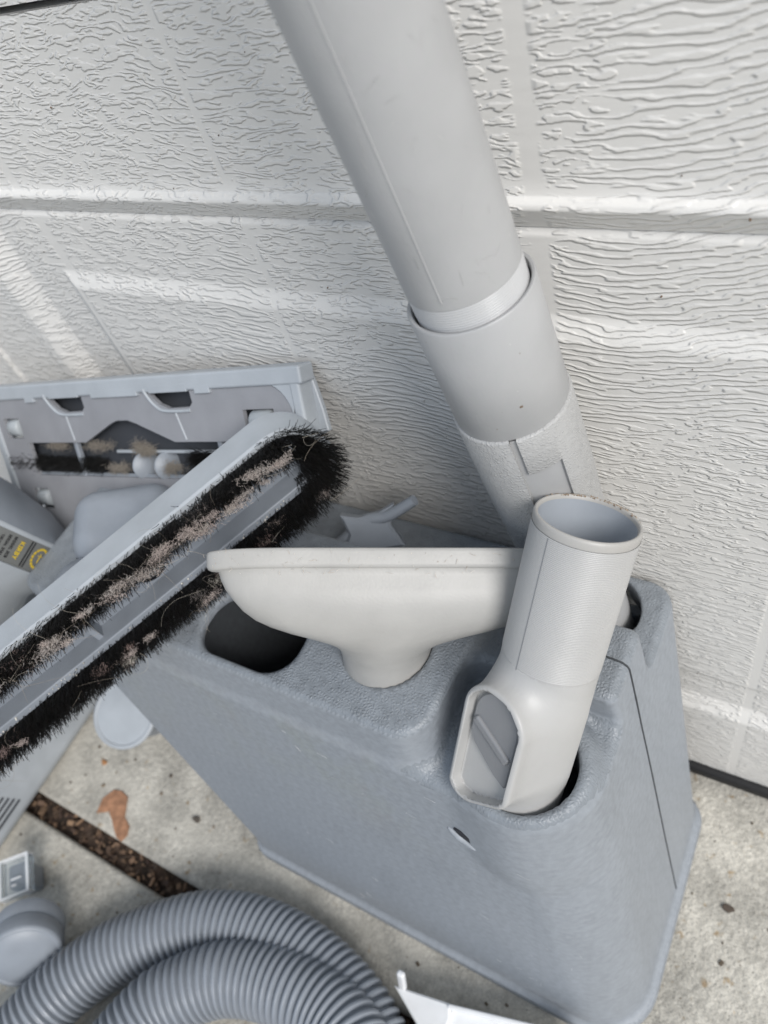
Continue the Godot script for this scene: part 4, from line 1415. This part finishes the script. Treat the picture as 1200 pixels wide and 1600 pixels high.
# ------------------------------------------------------------------ the motor housing with its plate, far left
func _housing(grey: Material, pale: Material) -> void:
	var o := thing("vacuum_motor_housing", "grey domed vacuum housing with a label band in yellow lettering, at the left edge", "vacuum cleaner", Vector3(-0.50, 0, 0.15))
	var a := Vector3(0.2413, 0.7098, -0.7308).normalized()
	a = Vector3(0.102, 0.281, -0.972).normalized()
	var ctr := Vector3(-0.4868, 0.3205, 0.1170)
	var xf := frame(ctr, a, Vector3(0.6, 0.0, 0.8))
	var rr := 0.088
	var mb := MB.new()
	lathe(mb, PackedVector2Array([Vector2(0.0001, 0.024), Vector2(0.03, 0.0225), Vector2(0.06, 0.017), Vector2(0.078, 0.009), Vector2(0.086, 0.0025), Vector2(rr, 0.0)]), 72, xf)
	part(o, "dome", mb.mesh(grey))
	mb = MB.new()
	lathe(mb, PackedVector2Array([Vector2(rr, 0.0), Vector2(rr + 0.0008, -0.0006), Vector2(rr + 0.0008, -0.0022), Vector2(rr, -0.003)]), 72, xf)
	part(o, "bead", mb.mesh(pale))
	mb = MB.new()
	lathe(mb, PackedVector2Array([Vector2(rr, -0.003), Vector2(rr, -0.021), Vector2(rr - 0.0004, -0.0215)]), 72, xf)
	var band := part(o, "label_band", mb.mesh(plain(Color(0.17, 0.175, 0.17), 0.45)))
	mb = MB.new()
	lathe(mb, PackedVector2Array([Vector2(rr, -0.0215), Vector2(rr + 0.0008, -0.022), Vector2(rr, -0.024), Vector2(rr - 0.012, -0.04), Vector2(rr - 0.010, -0.075), Vector2(rr - 0.018, -0.10)]), 72, xf)
	part(o, "body", mb.mesh(pale))
	# the column that carries it down to the floor
	mb = MB.new()
	sweep(mb, PackedVector3Array([ctr - a * 0.06 + Vector3(-0.02, -0.03, 0), Vector3(-0.60, 0.15, 0.10), Vector3(-0.62, 0.0, 0.08)]), PackedFloat32Array([0.045, 0.045, 0.05]), 40)
	part(o, "column", mb.mesh(grey))
	# print on the band
	var yel := plain(Color(0.70, 0.50, 0.03), 0.5)
	var blk := plain(Color(0.012, 0.012, 0.014), 0.5)
	var on := func(ang: float, h: float, lift := 0.0003) -> Transform3D:
		# tangent frame: x runs down the band, y runs forward round it, z outwards
		var d := Vector3(cos(ang), 0, sin(ang))
		var t := Vector3(sin(ang), 0, -cos(ang))
		var y := t if (xf.basis * t).dot(Vector3(0.8559, -0.2588, -0.4477)) > 0 else -t
		var x := Vector3(0, -1, 0)
		return Transform3D(Basis(), -o.position) * xf * Transform3D(Basis(x, y, x.cross(y)), d * (rr + lift) + Vector3(0, h, 0))
	var to_eye := Vector3(0, 0.61, 0.233) - ctr
	to_eye = (to_eye - a * to_eye.dot(a)).normalized()
	var rgt := a.cross(to_eye)
	if rgt.x < 0:
		rgt = -rgt
	var inv := xf.basis.inverse() * (to_eye * cos(0.58) + rgt * sin(0.58))
	var base := atan2(inv.z, inv.x)
	var sgn := -1.0
	var tt := Vector3(sin(base), 0, -cos(base))
	if (xf.basis * tt).dot(Vector3(0.8559, -0.2588, -0.4477)) < 0:
		sgn = 1.0
	var put := func(off: float) -> float: return base + sgn * off / rr
	var sf := SystemFont.new()
	sf.font_names = PackedStringArray(["Droid Sans"])
	sf.font_weight = 700
	var text := func(t: String, off: float, px: float, m: Material) -> void:
		var tm := TextMesh.new()
		tm.font = sf
		tm.text = t
		tm.font_size = 16
		tm.pixel_size = px
		tm.depth = 0.0002
		tm.material = m
		var n := MeshInstance3D.new()
		n.name = "lettering"
		n.mesh = tm
		n.transform = on.call(put.call(off), -0.012)
		o.add_child(n, true)
	text.call("KIRBY", 0.0, 0.00026, yel)
	text.call("MODEL 2CB", -0.0058, 0.00016, blk)
	text.call("SERIAL 2181", -0.0098, 0.00015, blk)
	text.call("120 VOLTS", -0.0140, 0.00014, blk)
	text.call("60 HZ AC", -0.0180, 0.00013, blk)
	text.call("6.3 AMPS", -0.0220, 0.00013, blk)
	for off in [0.0065, 0.0088, 0.0275, 0.0300]:
		mb = MB.new()
		rbox(mb, Vector3(0.0168, 0.0010, 0.0003), 0.0001, on.call(put.call(off), -0.012, 0.0001), 1)
		var st := MeshInstance3D.new()
		st.name = "stripe"
		st.mesh = mb.mesh(blk)
		o.add_child(st, true)
	# ring of yellow dashes with a small figure inside
	mb = MB.new()
	for i in 16:
		var an := TAU * i / 16.0
		var tf: Transform3D = on.call(put.call(0.0182 + sin(an) * 0.0058), -0.012 + cos(an) * 0.0062, 0.0001)
		rbox(mb, Vector3(0.0015, 0.0019, 0.0003), 0.0001, tf * Transform3D(Basis(Vector3(0, 0, 1), -an), Vector3.ZERO), 1)
	rbox(mb, Vector3(0.0062, 0.0005, 0.0003), 0.0001, on.call(put.call(0.0182), -0.012, 0.0001), 1)
	rbox(mb, Vector3(0.0005, 0.0042, 0.0003), 0.0001, on.call(put.call(0.0182), -0.0105, 0.0001), 1)
	var em := MeshInstance3D.new()
	em.name = "emblem"
	em.mesh = mb.mesh(yel)
	o.add_child(em, true)

# ------------------------------------------------------------------ other grey pieces at the left
func _left_pieces(pale: Material, grey: Material, dark: Material) -> void:
	# rounded head of the swivel neck between brush and rug nozzle
	var o := thing("swivel_neck", "rounded grey swivel neck with a seam, between the rug nozzle and the floor brush", "vacuum part", Vector3(-0.40, 0.0, 0.06))
	var mb := MB.new()
	var b := Basis(Vector3(0.80, -0.18, -0.57).normalized(), Vector3(0.25, 0.95, 0.05).normalized(), Vector3(0.5, -0.2, 0.8).normalized()).orthonormalized()
	rbox(mb, Vector3(0.064, 0.066, 0.05), 0.016, Transform3D(b, Vector3(-0.352, 0.288, 0.094)), 5)
	part(o, "head", mb.mesh(grey))
	mb = MB.new()
	rbox(mb, Vector3(0.0648, 0.0011, 0.0508), 0.0004, Transform3D(b, Vector3(-0.352, 0.288, 0.094) + b * Vector3(0, 0.012, 0)), 2)
	part(o, "seam", mb.mesh(dark))
	mb = MB.new()
	sweep(mb, PackedVector3Array([Vector3(-0.36, 0.27, 0.09), Vector3(-0.40, 0.16, 0.08), Vector3(-0.43, 0.0, 0.07)]), PackedFloat32Array([0.024, 0.024, 0.026]), 28)
	part(o, "stem", mb.mesh(grey))

	# vented box at the bottom left
	o = thing("vented_tank", "pale grey plastic tank with slotted vent on the concrete at the left edge", "vacuum tank", Vector3(-0.60, 0, 0.25))
	mb = MB.new()
	rbox(mb, Vector3(0.20, 0.12, 0.26), 0.018, Transform3D(Basis(Vector3.UP, 0.03), Vector3(-0.652, 0.0605, 0.222)), 5)
	part(o, "shell", mb.mesh(pale))
	mb = MB.new()
	rbox(mb, Vector3(0.002, 0.046, 0.050), 0.0009, Transform3D(Basis(Vector3.UP, 0.03), Vector3(-0.5512, 0.042, 0.281)), 2)
	part(o, "vent_plate", mb.mesh(pale))
	for i in 6:
		mb = MB.new()
		rbox(mb, Vector3(0.0012, 0.0024, 0.030), 0.0005, Transform3D(Basis(Vector3.UP, 0.03), Vector3(-0.5501, 0.026 + 0.0062 * i, 0.276 + 0.0015 * i)), 2)
		part(o, "vent_slot", mb.mesh(dark))

	# flat round lid
	o = thing("round_lid", "flat pale grey round lid tilted up beside the caddy's left end", "lid", Vector3(-0.48, 0.0, 0.165))
	var xf := frame(Vector3(-0.4800, 0.055, 0.1600), Vector3(0.25, 0.90, 0.36), Vector3(1, 0, 0))
	mb = MB.new()
	lathe(mb, PackedVector2Array([Vector2(0.0001, 0.0), Vector2(0.0262, 0.0), Vector2(0.0270, 0.0012), Vector2(0.0285, 0.0014), Vector2(0.0300, 0.0006), Vector2(0.0305, -0.0015), Vector2(0.0290, -0.006), Vector2(0.0001, -0.007)]), 56, xf)
	part(o, "disc", mb.mesh(pale))
	mb = MB.new()
	lathe(mb, PackedVector2Array([Vector2(0.024, -0.006), Vector2(0.022, -0.05)]), 40, xf)
	part(o, "neck", mb.mesh(grey))

	# cylinder end with cap
	o = thing("capped_cylinder", "grey plastic cylinder lying on the concrete, its round end cap facing out", "vacuum part", Vector3(-0.46, 0.0, 0.34))
	xf = frame(Vector3(-0.4355, 0.0420, 0.3480), Vector3(0.744, 0.456, 0.488), Vector3(0, 1, 0)).scaled_local(Vector3.ONE * 0.80)
	mb = MB.new()
	lathe(mb, PackedVector2Array([Vector2(0.0001, -0.040), Vector2(0.034, -0.040), Vector2(0.034, -0.022), Vector2(0.0335, -0.0215), Vector2(0.0335, -0.020), Vector2(0.0345, -0.0195), Vector2(0.0352, -0.012), Vector2(0.0352, -0.006), Vector2(0.0346, -0.003)]), 56, xf)
	part(o, "barrel", mb.mesh(grey))
	mb = MB.new()
	lathe(mb, PackedVector2Array([Vector2(0.0346, -0.003), Vector2(0.0335, -0.0006), Vector2(0.0318, 0.0), Vector2(0.0308, -0.0012), Vector2(0.0292, -0.0012), Vector2(0.028, -0.0002), Vector2(0.018, 0.0018), Vector2(0.0001, 0.0028)]), 56, xf)
	part(o, "end_cap", mb.mesh(grey))

	# clear catch
	var clear := StandardMaterial3D.new()
	clear.albedo_color = Color(0.92, 0.95, 0.97, 0.12)
	clear.transparency = BaseMaterial3D.TRANSPARENCY_ALPHA
	clear.refraction_enabled = true
	clear.refraction_scale = 0.05
	clear.roughness = 0.08
	o = thing("clear_catch", "small clear plastic catch just above the grey capped cylinder at the left edge", "plastic catch", Vector3(-0.496, 0.0, 0.3095))
	var cb := Basis(Vector3(0.62, -0.10, 0.62).normalized(), Vector3(0.2, 0.97, 0.1).normalized(), Vector3(-0.6, 0.0, 0.75)).orthonormalized()
	mb = MB.new()
	rbox(mb, Vector3(0.030, 0.005, 0.024), 0.002, Transform3D(cb, Vector3(-0.4960, 0.0300, 0.3095)), 4)
	part(o, "plate", mb.mesh(clear))
	for s in [-1.0, 1.0]:
		mb = MB.new()
		rbox(mb, Vector3(0.030, 0.010, 0.003), 0.0013, Transform3D(cb, Vector3(-0.4960, 0.0300, 0.3095) + cb * Vector3(0, 0.002, 0.0115 * s)), 4)
		part(o, "side_wall", mb.mesh(clear))

	# its thicker, scuffed edges and the two moulded ticks catch the light
	var frosted := StandardMaterial3D.new()
	frosted.albedo_color = Color(0.93, 0.94, 0.95, 0.62)
	frosted.transparency = BaseMaterial3D.TRANSPARENCY_ALPHA
	frosted.roughness = 0.35
	mb = MB.new()
	var cx := Transform3D(cb, Vector3(-0.4960, 0.0300, 0.3095))
	for e in [[Vector3(0.0152, 0.0035, 0), Vector3(0.0016, 0.010, 0.026)], [Vector3(-0.0152, 0.0035, 0), Vector3(0.0016, 0.010, 0.026)], [Vector3(0.001, 0.0035, 0.0), Vector3(0.0014, 0.0014, 0.009)], [Vector3(0.006, 0.0035, 0.002), Vector3(0.0014, 0.0014, 0.004)], [Vector3(0, 0.0074, 0.0118), Vector3(0.030, 0.0012, 0.0024)], [Vector3(0, 0.0074, -0.0118), Vector3(0.030, 0.0012, 0.0024)]]:
		rbox(mb, e[1], 0.0005, cx * Transform3D(Basis(), e[0]), 2)
	part(o, "edges", mb.mesh(frosted))
	mb = MB.new()
	rbox(mb, Vector3(0.020, 0.028, 0.016), 0.003, Transform3D(cb, Vector3(-0.5000, 0.0150, 0.3080)), 3)
	part(o, "foot", mb.mesh(grey))

	# grey pronged clip sitting on the caddy behind the nozzle
	o = thing("pronged_clip", "small grey two-pronged clip on the caddy behind the upholstery nozzle", "clip", Vector3(-0.205, 0.272, 0.045))
	mb = MB.new()
	var wings := catmull([Vector3(-0.246, 0.275, 0.064), Vector3(-0.236, 0.284, 0.058), Vector3(-0.226, 0.277, 0.053), Vector3(-0.212, 0.288, 0.040), Vector3(-0.198, 0.291, 0.034), Vector3(-0.182, 0.301, 0.026)], 8)
	var rad := PackedFloat32Array()
	for i in wings.size():
		rad.append(0.0042 - 0.0022 * absf(i / float(wings.size() - 1) - 0.5))
	sweep(mb, wings, rad, 12)
	part(o, "prong", mb.mesh(grey))
	mb = MB.new()
	var plate := PackedVector2Array([Vector2(-0.020, 0), Vector2(0.018, 0), Vector2(0.012, 0.014), Vector2(0.016, 0.026), Vector2(0.006, 0.022), Vector2(-0.006, 0.021), Vector2(-0.016, 0.024), Vector2(-0.013, 0.012)])
	prism(mb, plate, 0.007, 0.0015, Transform3D(Basis(Vector3(0.86, -0.05, -0.48).normalized(), Vector3(-0.1, 0.82, -0.56).normalized(), Vector3(0.45, 0.55, 0.70).normalized()).orthonormalized(), Vector3(-0.206, 0.272, 0.045)))
	part(o, "saddle", mb.mesh(grey))
	mb = MB.new()
	sweep(mb, catmull([Vector3(-0.262, 0.301, 0.068), Vector3(-0.249, 0.299, 0.062), Vector3(-0.241, 0.285, 0.061), Vector3(-0.238, 0.270, 0.060)], 6), PackedFloat32Array(range(19).map(func(i): return 0.0028)), 10)
	part(o, "prong", mb.mesh(grey))

# ------------------------------------------------------------------ hose
func _hose(mat: Material) -> void:
	var outer := [Vector3(-0.46, 0.024, 0.52), Vector3(-0.435, 0.024, 0.44), Vector3(-0.416, 0.024, 0.394), Vector3(-0.399, 0.024, 0.347), Vector3(-0.375, 0.024, 0.311), Vector3(-0.330, 0.024, 0.272), Vector3(-0.291, 0.024, 0.2545), Vector3(-0.249, 0.024, 0.249), Vector3(-0.209, 0.024, 0.2535), Vector3(-0.174, 0.024, 0.266), Vector3(-0.145, 0.024, 0.290), Vector3(-0.125, 0.024, 0.335), Vector3(-0.128, 0.024, 0.42), Vector3(-0.165, 0.024, 0.50), Vector3(-0.24, 0.03, 0.545), Vector3(-0.31, 0.036, 0.50), Vector3(-0.335, 0.038, 0.43), Vector3(-0.330, 0.038, 0.372), Vector3(-0.317, 0.038, 0.327), Vector3(-0.301, 0.038, 0.306), Vector3(-0.279, 0.038, 0.287), Vector3(-0.252, 0.038, 0.2755), Vector3(-0.222, 0.040, 0.270), Vector3(-0.195, 0.042, 0.270), Vector3(-0.171, 0.046, 0.2765), Vector3(-0.148, 0.052, 0.294), Vector3(-0.130, 0.060, 0.34), Vector3(-0.13, 0.066, 0.42), Vector3(-0.16, 0.068, 0.49)]
	var c := Curve3D.new()
	c.bake_interval = 0.002
	for i in outer.size():
		var a: Vector3 = outer[maxi(i - 1, 0)]
		var b: Vector3 = outer[mini(i + 1, outer.size() - 1)]
		var l: float = minf(outer[i].distance_to(outer[maxi(i - 1, 0)]) if i > 0 else 0.03, outer[i].distance_to(outer[mini(i + 1, outer.size() - 1)]) if i < outer.size() - 1 else 0.03)
		var t := (b - a).normalized() * l * 0.34
		c.add_point(outer[i], -t, t)
	var total := c.get_baked_length()
	var pitch := 0.0059
	var per := 10
	var k := int(total / pitch) * per
	var pts := PackedVector3Array()
	var rad := PackedFloat32Array()
	for i in k + 1:
		pts.append(c.sample_baked(total * i / k, true))
		var ph := float(i % per) / per
		var w := absf(ph * 2.0 - 1.0)       # 0 at the crest
		rad.append(0.0245 - 0.0039 * smoothstep(0.30, 0.95, w))
	var mb := MB.new()
	sweep(mb, pts, rad, 40)
	var o := single("vacuum_hose", mb.mesh(mat), Vector3.ZERO)
	tag(o, "ribbed grey vacuum hose coiled on the concrete, front left", "vacuum hose")

# ------------------------------------------------------------------ bits and pieces
func _small_things() -> void:
	var white := plastic(Color(0.76, 0.77, 0.78), 0.4, 0.03, 51)
	# white bracket
	var o := thing("white_bracket", "white plastic bracket with a short upright peg, in front of the caddy", "bracket", Vector3(-0.13, 0, 0.235))
	var mb := MB.new()
	var poly := PackedVector2Array([Vector2(-0.166, -0.236), Vector2(-0.127, -0.2285), Vector2(-0.1235, -0.236), Vector2(-0.123, -0.275), Vector2(-0.140, -0.275), Vector2(-0.143, -0.2485)])
	var up := Basis(Vector3(1, 0, 0), Vector3(0, 0, -1), Vector3(0, 1, 0))
	prism(mb, poly, 0.008, 0.0012, Transform3D(up, Vector3(0, 0.022, 0)))
	part(o, "gusset", mb.mesh(white))
	mb = MB.new()
	var arm := PackedVector2Array([Vector2(-0.1262, -0.2287), Vector2(-0.045, -0.2075), Vector2(-0.03, -0.24), Vector2(-0.06, -0.29), Vector2(-0.1225, -0.275)])
	prism(mb, arm, 0.006, 0.0012, Transform3D(up, Vector3(0, 0.018, 0)))
	part(o, "arm", mb.mesh(white))
	mb = MB.new()
	rbox(mb, Vector3(0.086, 0.012, 0.003), 0.0012, Transform3D(Basis(Vector3.UP, 0.257), Vector3(-0.0858, 0.026, 0.2195)), 3)
	part(o, "edge_rib", mb.mesh(white))
	mb = MB.new()
	rbox(mb, Vector3(0.0058, 0.020, 0.0045), 0.002, Transform3D(Basis(Vector3(1, 0, 0), -0.35), Vector3(-0.1600, 0.038, 0.2310)), 4)
	part(o, "peg", mb.mesh(white))
	mb = MB.new()
	rbox(mb, Vector3(0.030, 0.020, 0.05), 0.003, Transform3D(Basis(), Vector3(-0.10, 0.0102, 0.262)), 3)
	part(o, "foot", mb.mesh(white))

	# brown flake of bark on the slab
	mb = MB.new()
	var fl := PackedVector2Array([Vector2(-0.4905, -0.2262), Vector2(-0.4848, -0.2150), Vector2(-0.4760, -0.2132), Vector2(-0.4671, -0.2150), Vector2(-0.4620, -0.2235), Vector2(-0.4575, -0.2305), Vector2(-0.4480, -0.2345), Vector2(-0.4445, -0.2420), Vector2(-0.4465, -0.2482), Vector2(-0.4530, -0.2475), Vector2(-0.4600, -0.2432), Vector2(-0.4680, -0.2375), Vector2(-0.4763, -0.2327), Vector2(-0.4871, -0.2390)])
	prism(mb, fl, 0.0011, 0.0003, Transform3D(Basis(Vector3(1, 0, 0), Vector3(0, 0, -1), Vector3(0, 1, 0)), Vector3(0, 0.0006, 0)))
	var f := single("bark_flake", mb.mesh(plastic(Color(0.36, 0.19, 0.11), 0.85, 0.18, 52, null, 0.0, 20.0)), Vector3.ZERO)
	tag(f, "reddish brown bark flake lying on the slab beside the joint", "bark flake")
	# crumbs here and there on the concrete
	mb = MB.new()
	for i in 240:
		var x := rng.randf_range(-0.56, 0.06)
		var z := rng.randf_range(0.02, 0.38)
		var sz := pow(rng.randf(), 3.0) * 0.003 + 0.0005
		rbox(mb, Vector3(sz, sz * 0.5, sz * 0.7), sz * 0.15, Transform3D(Basis(Vector3.UP, rng.randf() * TAU), Vector3(x, sz * 0.2, z)), 1, Color(0.14, 0.11, 0.08) * rng.randf_range(0.5, 1.6))
	var g := single("grit", mb.mesh(vcol(0.9)), Vector3.ZERO)
	g.set_meta("kind", "stuff")
	tag(g, "dark grit scattered over the concrete", "grit")
	# a few larger scraps
	for sc in [[-0.5135, 0.1990, 0.007, "small orange bark scrap beside the round lid", Color(0.40, 0.20, 0.09)], [-0.390, 0.2040, 0.0085, "dark grey-brown chip beside the caddy's lower left corner", Color(0.10, 0.085, 0.07)], [0.018, 0.0935, 0.0075, "dark crumb of soil on the slab at the right edge", Color(0.09, 0.07, 0.055)]]:
		mb = MB.new()
		var pts := PackedVector2Array()
		for i in 9:
			var a := TAU * i / 9.0
			var rr: float = sc[2] * rng.randf_range(0.35, 0.62)
			pts.append(Vector2(cos(a) * rr, sin(a) * rr * 0.7))
		prism(mb, pts, 0.0016, 0.0005, Transform3D(Basis(Vector3(1, 0, 0), Vector3(0, 0, -1), Vector3(0, 1, 0)), Vector3(sc[0], 0.0006, sc[1])))
		var n := single("bark_scrap", mb.mesh(plain(sc[4], 0.9)), Vector3.ZERO)
		tag(n, sc[3], "scrap")
